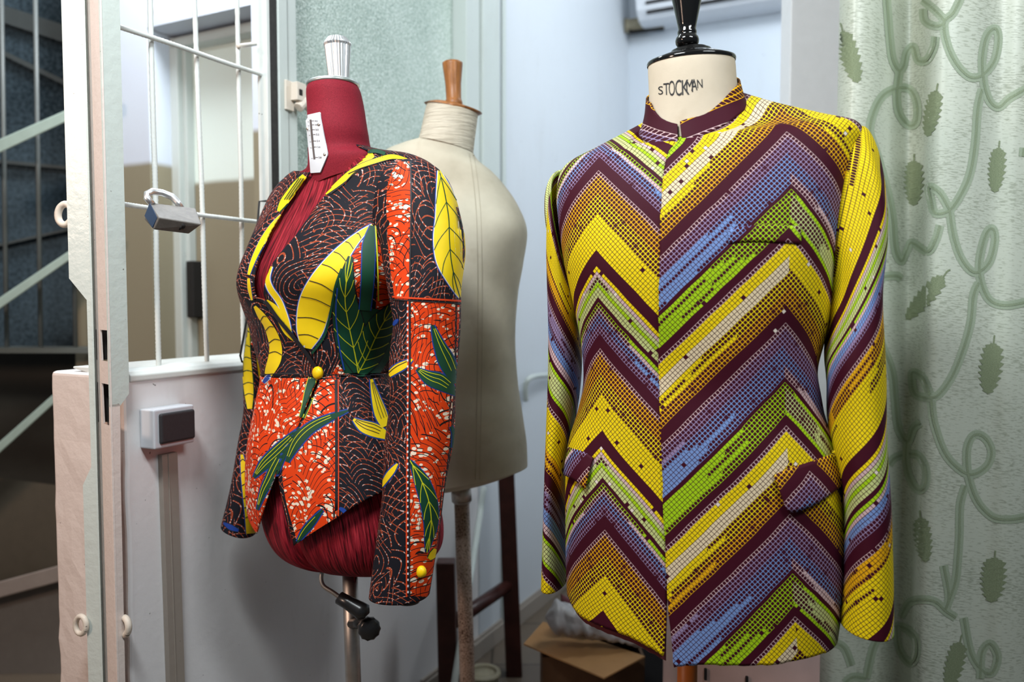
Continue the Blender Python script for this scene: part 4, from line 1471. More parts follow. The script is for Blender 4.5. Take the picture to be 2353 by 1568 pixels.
hatched([(958, 848), (985, 868), (1015, 880), (1048, 905)], [3, 15, 18, 6], GR, Y2, n=3, edge=BL, rim=2, **B)
hatched([(994, 748), (1008, 790), (1028, 835), (1048, 880)], [3, 12, 18, 8], GR, Y2, n=2, edge=BL, rim=2.5, **B)
hatched([(894, 862), (912, 848), (930, 838), (948, 826)], [6, 9, 8, 2], YE, BK, n=1, edge=BL, rim=3, **B)
leaf([(942, 1058), (966, 1100), (984, 1150), (990, 1200), (984, 1245), (980, 1270)], [2, 15, 19, 16, 8, 2], GR, edge=BL, veins=Y2, nv=5, rim=2, white=False, **B)
hatched([(878, 1118), (890, 1098), (902, 1082), (914, 1066)], [3, 6, 6, 2], YE, BK, n=0, edge=BL, rim=3, **B)
leaf([(985, 1285), (994, 1275), (1000, 1262)], [4, 8, 4], YE, edge=GR, rim=2, **B)
leaf([(1036, 980), (1044, 1000), (1040, 1030)], [3, 6, 3], GR, edge=BL, rim=2, **B)
leaf([(904, 748), (910, 740), (916, 734)], [2, 4, 1], BL, edge=BL, rim=1, **B)
s_near = mb.build('sleeve', WAX, jk)
SL2 = [(616, 500, 690, 412, 1.60), (606, 510, 680, 480, 1.62), (596, 560, 660, 560, 1.64), (586, 640, 650, 640, 1.65), (572, 740, 636, 745, 1.65), (560, 820, 628, 830, 1.65),
       (559, 880, 622, 890, 1.65), (560, 940, 618, 950, 1.64), (549, 1010, 612, 1030, 1.63), (532, 1110, 600, 1130, 1.61), (511, 1200, 587, 1230, 1.60)]
sf = Surf([(a, b, c_, d_, D_, D_, .10) for a, b, c_, d_, D_ in SL2], 2.2)
mb = sleeve_mesh(sf, mat=BW)
bs2 = bvh_of(mb); B2 = dict(B=bs2, Yg=1.58)
leaf([(569, 745), (566, 800), (568, 850), (572, 900), (574, 940)], [6, 9, 11, 10, 5], YE, edge=GR, rim=2, **B2)
crossed([(569, 745), (566, 800), (568, 850), (572, 900), (574, 940)], [6, 9, 11, 10, 5], 6, GR, bs2, 4, 1.58)
decal(mb, bs2, fl([(572, 730), (570, 760), (570, 790)], [(588, 735), (588, 765), (584, 795)], 10, 5), .0003, OW, 1.58)
leaf([(596, 740), (596, 790), (600, 840), (600, 870)], [6, 9, 9, 5], YE, edge=BK, rim=1.5, **B2)
leaf([(556, 1045), (562, 1090), (570, 1140), (576, 1180), (580, 1226)], [3, 8, 12, 14, 15], YE, edge=BL, rim=2, **B2)
crossed([(556, 1045), (562, 1090), (570, 1140), (576, 1180), (580, 1226)], [3, 8, 12, 14, 15], 6, BK, bs2, 4, 1.58)
leaf([(514, 1202), (530, 1212), (548, 1220)], [2, 6, 3], BL, edge=BK, rim=1.5, **B2)
mb.build('sleeve', WAX, jk)
for (x, y, b_, D_, rx, ry, pr) in ((732, 857, bv, 1.42, 11.5, 15, jb), (968, 1313, bs, 1.33, 9.5, 14, s_near)):
    p, n = hit(b_, x, y, D_); n = np.array([n[0] * .5 - .25, -1, .05])
    R_ = ry / FPX * p[1]
    MB().lathe(p + np.array(n) * .002 - [0, .0, 0], [(R_ * .96, -.003), (R_, .001), (R_ * .93, .004), (R_ * .7, .0062), (R_ * .3, .0074), (.0003, .0076)], 32, (-.75, -1, .05)).build('button', M_button, jk)

# ------------------------------------------------------------------ beige dress form
bf = thing('dress_form', P(1075, 1568, 1.9) * [1, 1, 0], 'bare aged linen dress form with wooden knob, standing between the two jackets', 'dress form', 'dress forms')
SECB = [(968, 318, 1086, 346, 1.90, 1.86, .12), (925, 330, 1100, 368, 1.92, 1.86, .14), (880, 352, 1130, 392, 1.94, 1.85, .16), (862, 400, 1160, 425, 1.95, 1.85, .19), (858, 450, 1190, 470, 1.95, 1.85, .22),
        (862, 520, 1211, 528, 1.95, 1.85, .26), (872, 600, 1203, 600, 1.95, 1.85, .26), (885, 680, 1190, 680, 1.94, 1.86, .24), (893, 780, 1184, 780, 1.94, 1.86, .225), (885, 880, 1190, 880, 1.94, 1.86, .24),
        (872, 960, 1200, 950, 1.95, 1.85, .27), (866, 1040, 1210, 1020, 1.95, 1.85, .29), (870, 1120, 1213, 1076, 1.95, 1.85, .29)]
fb = Surf(SECB, 2.1)
fb.bumps = [(.9, 5.2, .5, 1.1, .02)]
tt = np.linspace(0, fb.n - 1.001, 160); PH, TT = np.meshgrid(ph, tt); g = fb.ev(PH, TT)
# closed, slightly domed underside
cb = g[-1].mean(0) + np.array([0, 0, -.018])
under = np.array([g[-1] * (1 - k_) + cb * k_ + np.array([0, 0, -.012 * math.sin(k_ * PI)]) for k_ in np.linspace(.03, 1, 10)])
g2 = np.concatenate([g, under])
mb = MB(); add_grid(mb, g2, np.concatenate([catmull(fb.C, tt), np.repeat(cb[None] + [0, 0, .05], 10, 0)]), 0, wrap=True)
bb = bvh_of(mb)
mb.build('torso', M_linen, bf)
nkb = Surf([(984, 238, 1096, 262, 1.89, 1.87, .108), (978, 262, 1093, 285, 1.89, 1.87, .110), (970, 300, 1088, 322, 1.89, 1.87, .114), (964, 322, 1085, 350, 1.89, 1.87, .122)], 2.0)
tt = np.linspace(0, nkb.n - 1.001, 60); PH, TT = np.meshgrid(ph, tt); g = nkb.ev(PH, TT, .003)
mb = MB(); add_grid(mb, g, catmull(nkb.C, tt), 0, wrap=True); mb.build('neck_wrap', M_linenneck, bf)
cn = (P(984, 238, 1.89) + P(1096, 262, 1.87)) / 2; ax = np.array([.18, 0, 1])
cp = nkb.ev(np.linspace(0, 2 * PI, 49)[:-1], np.zeros(48), .004)
up = np.array([.03, 0, .007])
capg = np.array([cp - up * .2, cp * 1 + up * .1, (cp - cp.mean(0)) * .97 + cp.mean(0) + up * .35, (cp - cp.mean(0)) * .02 + cp.mean(0) + np.array([0.002, 0, .016])])
mb = MB(); add_grid(mb, capg, np.repeat(cp.mean(0)[None] - [0, 0, .05], 4, 0), 0, wrap=True); mb.build('neck_cap', M_wood, bf)
kb = P(1043, 243, 1.88)
MB().lathe(kb, [(.020, -.006), (.0205, .006), (.019, .012), (.0175, .015), (.0185, .05), (.0235, .094), (.0235, .098), (.019, .101), (.001, .102)], 40, (-.03, 0, 1)).build('knob', M_wood, bf)
mb = MB(); pb_ = P(1075, 1568, 1.9)
mb.tube([P(1060, 1120, 1.9), P(1072, 1500, 1.9), P(1078, 1700, 1.9), [P(1078, 1700, 1.9)[0] + .01, 1.9, .03]], .0185, 24); mb.build('pole', M_rustpole, bf)
mb = MB(); mb.tube([P(1059, 1118, 1.9), P(1061, 1152, 1.9)], .0245, 24); mb.tube([P(1061, 1152, 1.9), P(1061, 1156, 1.9)], .021, 24); mb.build('collar', M_steel, bf)
mb = MB(); q_ = P(1078, 1700, 1.9); mb.lathe([q_[0] + .01, 1.9, 0], [(.19, 0), (.19, .015), (.05, .03), (.03, .06), (.001, .06)], 40); mb.build('base', M_rustpole, bf)
mb = MB()
cl_ = [(1078, 352), (1088, 420), (1096, 520), (1098, 700), (1096, 900), (1092, 1120)]
line(mb, bb, cl_, .8, .0008, 0, 40, 1.8); line(mb, bb, [(x + 10, y) for x, y in cl_], .6, .0008, 0, 40, 1.8)
mb.build('centre_seam', simple('seam_thread', srgb(176, 168, 148), .9), bf)
# ------------------------------------------------------------------ canvas dress form (right)
mf = thing('dress_form', P(1600, 1568, 1.3) * [1, 1, 0], 'cream canvas dress form with black lacquered finial, wearing the zigzag jacket', 'dress form', 'dress forms')
DLm, DRm = 1.335, 1.265
mneck = Surf([(1490, 158, 1688, 128, DLm, DRm, .125, -.004), (1490, 175, 1690, 145, DLm, DRm, .128, -.004), (1492, 230, 1694, 190, DLm, DRm, .132, -.01), (1488, 280, 1705, 240, DLm, DRm, .14, -.02),
              (1470, 330, 1735, 290, DLm, DRm, .16, -.03)], 2.0)
ph = np.linspace(0, 2 * PI, 120, endpoint=False)
tt = np.linspace(0, mneck.n - 1.001, 70); PH, TT = np.meshgrid(ph, tt); g = mneck.ev(PH, TT)
mb = MB(); add_grid(mb, g, catmull(mneck.C, tt), 0, wrap=True); nbm = bvh_of(mb)
mb.build('neck', M_canvas, mf)
# black cap: oval cone, tilted like the neck top
rim = mneck.ev(np.linspace(0, 2 * PI, 65)[:-1], np.zeros(64), .0015)
cc_ = rim.mean(0)
lev = []
for sc_, h_ in ((1.0, -.003), (1.012, .0), (1.0, .003), (.50, .0155), (.45, .0165), (.45, .0195), (.36, .0200), (.36, .0225), (.28, .024), (.02, .025)):
    lev.append((rim - cc_) * sc_ + cc_ + np.array([.0, 0, h_]))
mb = MB(); add_grid(mb, np.array(lev), np.repeat(cc_[None] - [0, 0, .08], len(lev), 0), 0, wrap=True); mb.build('neck_cap', M_blackgloss, mf)
fc = cc_ + np.array([-.007, -.004, .0235])
MB().lathe(fc, [(.0150, 0), (.0180, .004), (.0188, .009), (.0175, .014), (.0145, .017), (.0150, .020), (.0152, .023), (.0138, .026), (.0150, .034), (.0265, .088), (.0335, .120), (.035, .14), (.022, .16), (.001, .165)], 56, (-.02, 0, 1)).build('finial', M_blackgloss, mf)
# lettering on the neck
mb = MB()
L_ = [('S', 1513, 1524, 218, 198), ('T', 1525, 1538, 219, 190), ('O', 1537, 1551, 221, 184), ('C', 1552, 1566, 221, 182), ('K', 1567, 1584, 219, 182), ('M', 1577, 1592, 213, 182), ('A', 1588, 1602, 209, 181), ('N', 1602, 1614, 203, 182)]
for ch, x0, x1, yb, yt in L_:
    text_mesh(ch, lambda u, v, x0=x0, x1=x1, yb=yb, yt=yt: (x0 + u * (x1 - x0) + (v - .5) * -1, yb - v * (yb - yt) - u * 1.5), nbm, .0006, mb, 0, 1.25)
mb.build('lettering', M_blackpaint, mf)
# torso inside the jacket
SEC2 = [  # outer silhouettes of the jacket
    (1480, 298, 1710, 243, 1.335, 1.265, .135, -.047),
    (1440, 310, 1770, 252, 1.345, 1.255, .150, -.040),
    (1370, 342, 1880, 268, 1.355, 1.245, .165, -.024),
    (1302, 385, 1968, 292, 1.365, 1.235, .180, -.008),
    (1284, 440, 1960, 355, 1.365, 1.235, .200, 0),
    (1288, 510, 1935, 460, 1.360, 1.240, .225, 0),
    (1300, 605, 1915, 585, 1.355, 1.245, .245, 0),
    (1322, 700, 1902, 700, 1.350, 1.250, .245, 0),
    (1340, 780, 1884, 785, 1.345, 1.255, .235, 0),
    (1343, 860, 1874, 870, 1.345, 1.255, .225, 0),
    (1332, 940, 1882, 940, 1.345, 1.255, .230, 0),
    (1311, 1020, 1905, 1015, 1.350, 1.250, .240, 0),
    (1303, 1100, 1925, 1100, 1.350, 1.250, .250, 0),
    (1303, 1220, 1934, 1210, 1.350, 1.250, .258, 0),
    (1306, 1340, 1932, 1330, 1.350, 1.250, .262, 0),
    (1315, 1440, 1916, 1440, 1.350, 1.250, .262, 0),
    (1330, 1520, 1905, 1530, 1.350, 1.250, .262, 0),
    (1340, 1600, 1900, 1610, 1.350, 1.250, .262, 0)]
inner = Surf(SEC2, 2.2, .93)
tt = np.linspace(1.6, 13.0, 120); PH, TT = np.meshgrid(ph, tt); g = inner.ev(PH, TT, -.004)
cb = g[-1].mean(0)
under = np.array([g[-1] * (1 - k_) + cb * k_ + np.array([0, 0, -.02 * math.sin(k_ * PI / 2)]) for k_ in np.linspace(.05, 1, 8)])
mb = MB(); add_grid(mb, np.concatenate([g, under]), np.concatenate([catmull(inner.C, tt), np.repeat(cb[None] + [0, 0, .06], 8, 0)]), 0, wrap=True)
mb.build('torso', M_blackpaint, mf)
mb = MB(); mb.tube([P(1580, 1480, 1.34), P(1578, 1640, 1.34), [P(1578, 1640, 1.34)[0], 1.34, .03]], .0170, 24); mb.build('pole', M_orange, mf)
q_ = P(1578, 1640, 1.34)
MB().lathe([q_[0], 1.34, 0], [(.17, 0), (.17, .02), (.04, .05), (.02, .09), (.001, .09)], 40).build('base', M_blackgloss, mf)

# ------------------------------------------------------------------ zigzag jacket
zj = thing('jacket', P(1600, 900, 1.3), 'long high-collared jacket in yellow, blue, lime and maroon zigzag print on canvas form', 'jacket', 'patterned jackets')
body2 = Surf(SEC2, 2.3)
body2.bumps = [(1.0, 5.6, .5, 1.6, .010), (2.1, 5.6, .5, 1.6, .008)]
body2.waves = lambda phi, t: (.0020 * np.sin(phi * 4 + t * 1.9) * np.exp(-((t - 9.2) / 2.6) ** 2) + .0022 * np.sin(t * 3.4 + phi * 6) * np.exp(-((phi - .35) / .4) ** 2 - ((t - 9) / 2) ** 2)
                              + .0016 * np.sin(phi * 3 + .6) * np.clip((t - 11) / 3, 0, 1))
frontR = [(1560, 322), (1535, 350), (1524, 400), (1519, 470), (1516, 560), (1514, 680), (1513, 800), (1516, 930), (1520, 1050), (1525, 1180), (1531, 1320), (1538, 1430), (1548, 1534)]
frontL = [(1560, 322), (1540, 350), (1530, 400), (1526, 470), (1523, 560), (1521, 680), (1520, 800), (1523, 930), (1527, 1050), (1531, 1180), (1533, 1320), (1531, 1420), (1525, 1510)]
hemR = [(1548, 1534), (1570, 1532), (1620, 1529), (1700, 1531), (1780, 1528), (1850, 1514), (1900, 1500), (1915, 1490)]
hemL = [(1305, 1372), (1320, 1402), (1345, 1424), (1390, 1444), (1440, 1462), (1480, 1482), (1525, 1510)]
TM = body2.n - 1
lf = lambda px, off: body2.locate(spline(px, 70), off, 0, TM)
fR, fL = lf(frontR, .006), lf(frontL, .003); hR, hL = lf(hemR, .006), lf(hemL, .003)
eR, eL = edge_fn(fR, 0, TM), edge_fn(fL, 0, TM)
oR = np.argsort(hR[:, 0]); hr = lambda p: np.interp(p, hR[oR, 0], hR[oR, 1])
oL = np.argsort(hL[:, 0]); hl_ = lambda p: np.interp(p, hL[oL, 0], hL[oL, 1])
PB_R, PB_L = -PI / 2 - .02, 3 * PI / 2 - .02


def front_panel(edge, hem, p_end, off, KK=150, RR=230, t0=0.0):
    r = np.linspace(0, 1, RR)[:, None]; k = np.linspace(0, 1, KK)[None, :] ** 1.0
    ph_ = np.broadcast_to(edge(t0 + 10 * r) * (1 - k) + p_end * k, (RR, KK)).copy()
    for _ in range(30):
        T_ = t0 + (hem(ph_) - t0) * r
        ph_ = ph_ * .5 + (edge(T_) * (1 - k) + p_end * k) * .5
    T_ = t0 + (hem(ph_) - t0) * r
    return ph_, T_, body2.ev(ph_, T_, off)


def arc_uv(g, u0, v0, sgn, T_=None):
    d = np.concatenate([np.zeros((g.shape[0], 1)), np.cumsum(np.linalg.norm(np.diff(g, axis=1), axis=2), 1)], 1)
    # over the shoulders measure straight across, so the print stays straight
    P_ = P(1516, 600, 1.20); ax = body2.A[6] / np.linalg.norm(body2.A[6])
    pl = sgn * ((g - P_) @ ax) * 1.06
    w = np.clip((T_ - 2.5) / 2.5, 0, 1) if T_ is not None else 1
    d = d * w + pl * (1 - w)
    # up the chest and over the shoulder the cloth leans back: measure along it
    z = g[..., 2].copy(); dy = np.diff(g[..., 1], axis=0); dz = np.diff(z, axis=0)
    ex = (np.hypot(dy, dz) - np.abs(dz)) * np.clip((5.5 - T_[1:]) / 1.0, 0, 1)
    ex = np.concatenate([np.cumsum(ex[::-1], 0)[::-1], np.zeros((1, g.shape[1]))], 0)
    return np.stack([sgn * d + u0, z + ex + v0], -1)


def anchor(uv, pts, px, rows=0.5):
    """shift a piece of cloth so that the broad maroon stripe crosses a given spot"""
    x, y = proj(pts.reshape(-1, 3)); n_ = np.sum((pts.reshape(-1, 3) - CAM) ** 2, 1)
    k = np.argmin((x - px[0]) ** 2 + (y - px[1]) ** 2 + (n_ - n_.min()) * 400)
    u, v = uv.reshape(-1, 2)[k]
    if u > 5: u -= 10
    uv[..., 1] += -(v + abs(u)) - rows * .0057 * 1.4142


UR, VR, UL, VL = -.186, -.042, 10.106, .011
mb = MB()
ph_, T_, g = front_panel(eR, hr, PB_R, .006)
uvR = arc_uv(g, UR, VR, 1, T_); anchor(uvR, g, (1530, 556))
add_grid(mb, g, catmull(body2.C, T_[:, 60]), 0, uvR)
b2r = MB(); b2r.grid(g, 0, uvR.reshape(-1, 2))
mb.build('left_front', M_chev, zj, solid=.0024)
ph_, T_, g = front_panel(eL, hl_, PB_L, .003)
uvL = arc_uv(g, UL, VL, -1, T_); anchor(uvL, g, (1512, 504))
mb = MB(); add_grid(mb, g, catmull(body2.C, T_[:, 60]), 0, uvL)
b2l = MB(); b2l.grid(g, 0, uvL.reshape(-1, 2))
mb.build('right_front', M_chev, zj, solid=.0024)
br, bl = bvh_of(b2r), bvh_of(b2l)

# stand collar, two halves that do not meet in front
def collar(name, top, bot, uo, vo, sgn):
    """front half from pixels, continued round the back of the neck"""
    n_ = 60
    T0 = mneck.locate(spline(top, 40), .004, 0, mneck.n - 1); B0 = mneck.locate(spline(bot, 40), .008, 0, mneck.n - 1)
    return T0, B0
for nm, top, bot, sgn in (('collar', [(1562, 279), (1580, 273), (1620, 262), (1650, 240), (1675, 215), (1694, 197)], [(1567, 322), (1600, 316), (1635, 302), (1670, 283), (1700, 262), (1722, 246)], 1),
                          ('collar', [(1556, 285), (1535, 279), (1518, 270), (1506, 258), (1498, 246), (1494, 236)], [(1556, 326), (1530, 330), (1506, 331), (1484, 325), (1472, 315), (1464, 302)], -1)):
    n_ = 70
    top = spline(top, 40); bot = spline(bot, 40)
    ta = mneck.locate(top, .005, 0, mneck.n - 1); tb = mneck.locate(bot, .009, 0, mneck.n - 1)
    pe = -PI / 2 if sgn > 0 else 3 * PI / 2
    # extend to the back
    pa = np.concatenate([ta[:, 0], np.linspace(ta[-1, 0], pe, 30)[1:]]); za = np.concatenate([ta[:, 1], np.linspace(ta[-1, 1], .7 if sgn > 0 else .8, 30)[1:]])
    pb = np.concatenate([tb[:, 0], np.linspace(tb[-1, 0], pe, 30)[1:]]); zb = np.concatenate([tb[:, 1], np.linspace(tb[-1, 1], 2.6, 30)[1:]])
    k = np.linspace(0, 1, 14)[:, None]
    g = mneck.ev(pa[None] * (1 - k) + pb[None] * k, za[None] * (1 - k) + zb[None] * k, .005 + .004 * k)
    d = np.concatenate([[0], np.cumsum(np.linalg.norm(np.diff(g[7], axis=0), axis=1))])
    uv = np.stack([np.broadcast_to(sgn * d * .35 + (-.12 if sgn > 0 else .10), g.shape[:2]), g[..., 2] + (.058 if sgn > 0 else .07)], -1)
    uv = np.ascontiguousarray(uv); anchor(uv, g, (1620, 280) if sgn > 0 else (1525, 285))
    mb = MB(); add_grid(mb, g, np.repeat(mneck.C[1][None], 14, 0), 0, uv); mb.build(nm, M_chev, zj, solid=.0022)

# sleeves
SR = [(1907, 640, 1968, 291), (1905, 675, 1992, 296), (1902, 705, 2016, 350), (1900, 745, 2034, 445), (1898, 795, 2036, 550), (1897, 850, 2028, 670), (1899, 925, 2027, 800),
      (1912, 1010, 2035, 930), (1928, 1100, 2043, 1075), (1936, 1200, 2050, 1200), (1933, 1320, 2054, 1322), (1925, 1426, 2057, 1446)]
THs = [.10, .125, .14, .148, .15, .15, .145, .14, .135, .13, .128, .125]
Ds = [1.245, 1.24, 1.235, 1.23, 1.225, 1.22, 1.215, 1.21, 1.205, 1.20, 1.20, 1.20]
slr = Surf([(a, b, c_, d_, D_ + .01, D_ - .01, t_) for (a, b, c_, d_), t_, D_ in zip(SR, THs, Ds)], 2.2)
slr.waves = lambda phi, t: .0025 * np.sin(t * 2.2 + phi * 1.5) * np.exp(-((t - 6) / 2) ** 2) + .0022 * np.cos(phi * 7) * np.exp(-((t - 2.0) / 1.2) ** 2)
zuv = lambda k, uo, vo: (lambda PH, TT, al, rad, g: np.stack([-(PH - PI / 2) * rad * 1.02 * k + uo, np.broadcast_to(-al[:, None] + vo, PH.shape)], -1))


def zsleeve(sf_, uo, vo, th, name='sleeve'):
    mb = sleeve_mesh(sf_, 80, 220, 0)
    for q in (0, 1):
        uv = mb.uv[q]; uv[:, 0] += uo; uv[:, 1] = mb.v[0][:, 2]
    u0 = mb.uv[0][:, 1].copy(); anchor(mb.uv[0], mb.v[0], vo); mb.uv[1][:, 1] += mb.uv[0][0, 1] - u0[0]
    return mb.build(name, M_chev, zj)
zsleeve(slr, 9.78, (1965, 815), 0)
SLf = [(1296, 390, 1308, 600), (1278, 408, 1319, 640), (1266, 465, 1326, 680), (1260, 560, 1331, 730), (1262, 660, 1333, 790), (1265, 760, 1333, 850), (1264, 860, 1328, 910),
       (1260, 960, 1318, 985), (1253, 1080, 1308, 1088), (1248, 1200, 1304, 1203), (1246, 1334, 1305, 1343)]
sll = Surf([(a, b, c_, d_, 1.39, 1.375, .12 if i > 1 else .09) for i, (a, b, c_, d_) in enumerate(SLf)], 2.2)
zsleeve(sll, .20, (1273, 1122), 0)

# pocket flaps and breast welt: their cloth carries the same print, cut a little out of register
def uv_at(src, b, px, Yg=1.2):
    V = src.verts(); UV = np.vstack(src.uv); out = np.zeros(px.shape[:-1] + (2,))
    for idx in np.ndindex(*px.shape[:-1]):
        d = Vector(P(px[idx][0], px[idx][1], 1.0) - CAM).normalized()
        r = b.ray_cast(Vector(CAM), d)
        if r[0] is None: r = b.find_nearest(Vector(P(px[idx][0], px[idx][1], Yg)))
        f = src.f[r[2]]; w = np.array([1 / (1e-7 + np.linalg.norm(V[i] - np.array(r[0]))) ** 2 for i in f]); w /= w.sum()
        out[idx] = (UV[f] * w[:, None]).sum(0)
    return out


def patch(name, top, bot, src, b, off, du, dv, puff, th, n=20, m=12):
    g4 = fill_between(top, bot, n, m)
    p = on_surface(b, g4, off, 1.2)
    k = np.linspace(0, 1, m)[None, :]
    nrm = hit(b, *g4[n // 2, m // 2], 1.2)[1]
    p = p + nrm * (puff * np.sin(k * PI * .55))[..., None]
    uv = uv_at(src, b, g4) + np.array([du, dv])
    mb = MB(); n_ = np.cross(p[:-1, 1:] - p[:-1, :-1], p[1:, :-1] - p[:-1, :-1])
    mb.grid(p, 0, uv.reshape(-1, 2), flip=np.sum(n_ * (p[:-1, :-1] - CAM)) > 0)
    mb.build(name, M_chev, zj, solid=th)
patch('pocket_flap', [(1776, 1092), (1810, 1076), (1850, 1064), (1890, 1050), (1924, 1036)], [(1796, 1158), (1812, 1176), (1852, 1164), (1890, 1142), (1928, 1112)], b2r, br, .004, -.03, -.062, .005, .003)
patch('pocket_flap', [(1310, 1028), (1330, 1034), (1348, 1040), (1366, 1052)], [(1305, 1092), (1322, 1100), (1340, 1112), (1352, 1124)], b2l, bl, .004, .02, -.095, .005, .003)
patch('breast_pocket_welt', [(1672, 527), (1720, 519), (1770, 516), (1840, 520)], [(1674, 560), (1720, 556), (1770, 557), (1840, 562)], b2r, br, .0010, .003, .008, .0003, .0006, 20, 6)
# dark lining behind the left front hem
T_ = np.linspace(13.5, 15.6, 20); PH_ = np.linspace(1.75, 3.3, 40)
PHg, Tg = np.meshgrid(PH_, T_); g = body2.ev(PHg, np.minimum(Tg, hl_(PHg) + .12), -.003)
mb = MB(); add_grid(mb, g, catmull(body2.C, T_), 0); mb.build('lining', M_redcloth, zj, solid=.001)

# ------------------------------------------------------------------ curtain
pl_ = [(1900, 1.80), (1918, 1.74), (1950, 1.70), (1990, 1.70), (2030, 1.73), (2075, 1.77), (2105, 1.72), (2125, 1.64), (2160, 1.605), (2220, 1.60), (2280, 1.61), (2330, 1.60), (2400, 1.62), (2460, 1.68), (2520, 1.60), (2620, 1.62)]
plan = np.array([P(x, 690, D)[:2] for x, D in pl_]); plan = spline(plan, 220)
plan = plan[12:]
zs_ = np.linspace(2.62, .03, 200)
g = np.zeros((200, len(plan), 3))
al = np.concatenate([[0], np.cumsum(np.linalg.norm(np.diff(plan, axis=0), axis=1))])
for i, z in enumerate(zs_):
    amp = 1 + .25 * math.sin(z * 2.1)
    m_ = plan.mean(0)
    fold = np.sin(al * 17 + .8 * math.sin(z * 2.3)) * .004 + np.sin(al * 41 + z * 3.0) * .0012
    dent = -.030 * np.exp(-((al - .30) / .05) ** 2 - ((z - 1.17) / .10) ** 2)
    g[i, :, 0] = plan[:, 0] + .010 * math.sin(z * 1.7 + .5) * np.exp(-((al - .25) / .12) ** 2) - np.clip((1.25 - z), 0, 2) * .03 * np.exp(-al / .2)
    g[i, :, 1] = plan[:, 1] + fold * amp + dent * .6
    g[i, :, 2] = z
mb = MB(); n = np.cross(g[5, 6] - g[5, 5], g[6, 5] - g[5, 5])
mb.grid(g, 0, np.stack([np.broadcast_to(al[None], g.shape[:2]), g[..., 2]], -1).reshape(-1, 2), flip=np.dot(n, g[5, 5] - CAM) > 0)
bc = bvh_of(mb)
def vine(pts, w=11):
    n_ = max(24, len(pts) * 9)
    decal(mb, bc, strip_px(pts, [w] * len(pts), n_, 3), .0008, 1, 1.6)
    decal(mb, bc, strip_px(pts, [w * .28] * len(pts), n_, 2), .0014, 2, 1.6)
V = [
    [(2036, -10), (2040, 40), (2044, 90), (2050, 135), (2064, 162), (2076, 150), (2084, 120), (2100, 108), (2110, 138), (2130, 138), (2146, 110), (2150, 84)],
    [(2066, 165), (2060, 220), (2066, 262), (2088, 288), (2106, 280), (2108, 240), (2094, 208), (2066, 202), (2030, 218), (2008, 255), (1998, 300), (2010, 340)],
    [(2010, 340), (2036, 430), (2050, 500), (2056, 570), (2070, 600), (2084, 576), (2096, 558), (2132, 578), (2150, 552), (2160, 518)],
    [(2120, 0), (2150, 24), (2170, 50), (2152, 60), (2126, 48), (2122, 20)],
    [(2210, -10), (2190, 30), (2170, 52), (2176, 100), (2196, 145), (2226, 176), (2254, 174), (2284, 140), (2294, 90), (2286, 66), (2266, 84), (2256, 140), (2262, 200), (2276, 236), (2296, 246), (2320, 226), (2358, 204)],
    [(2256, 205), (2246, 250), (2240, 330), (2228, 400), (2206, 450), (2180, 484), (2150, 490), (2140, 460), (2136, 430), (2160, 444), (2180, 480)],
    [(2182, 486), (2190, 540), (2206, 590), (2230, 622), (2250, 624), (2274, 600), (2286, 552), (2280, 526), (2264, 540), (2250, 600), (2254, 650), (2274, 690), (2310, 702), (2358, 694)],
    [(2248, 650), (2236, 680), (2230, 740), (2214, 800), (2190, 860), (2160, 904), (2136, 914), (2104, 906), (2096, 870), (2100, 856), (2122, 870), (2138, 908)],
    [(2140, 914), (2146, 970), (2170, 1040), (2206, 1080), (2236, 1090), (2268, 1070), (2278, 1036), (2262, 1006), (2238, 1000), (2222, 1030), (2224, 1090), (2244, 1150), (2280, 1188), (2320, 1194), (2358, 1188)],
    [(2218, 1116), (2206, 1160), (2204, 1230), (2200, 1290), (2194, 1340), (2172, 1400), (2180, 1370), (2168, 1300)],
    [(2000, 680), (2024, 640), (2058, 634), (2070, 642)], [(2020, 780), (2048, 850), (2056, 920), (2064, 985), (2086, 1016), (2100, 985), (2116, 972)],
    [(2084, 1016), (2082, 1060), (2092, 1100), (2110, 1126), (2126, 1116), (2128, 1080), (2112, 1048), (2086, 1044), (2056, 1052), (2042, 1068)],
    [(2070, 1420), (2090, 1386), (2120, 1378), (2150, 1384), (2172, 1404), (2196, 1420)],
    [(1892, 1484), (1916, 1478), (1940, 1490), (1956, 1530)], [(2060, 1440), (2066, 1490), (2090, 1524), (2104, 1510), (2106, 1476), (2092, 1452), (2064, 1440), (2030, 1450), (2006, 1490), (1990, 1560)],
    [(2214, 1420), (2230, 1500), (2256, 1540), (2280, 1546), (2292, 1510), (2276, 1480), (2256, 1500), (2252, 1560)],
    [(1940, 1570), (1960, 1556), (1990, 1560)], [(2352, 340), (2350, 360)],
]
for v_ in V: vine(v_, 10)
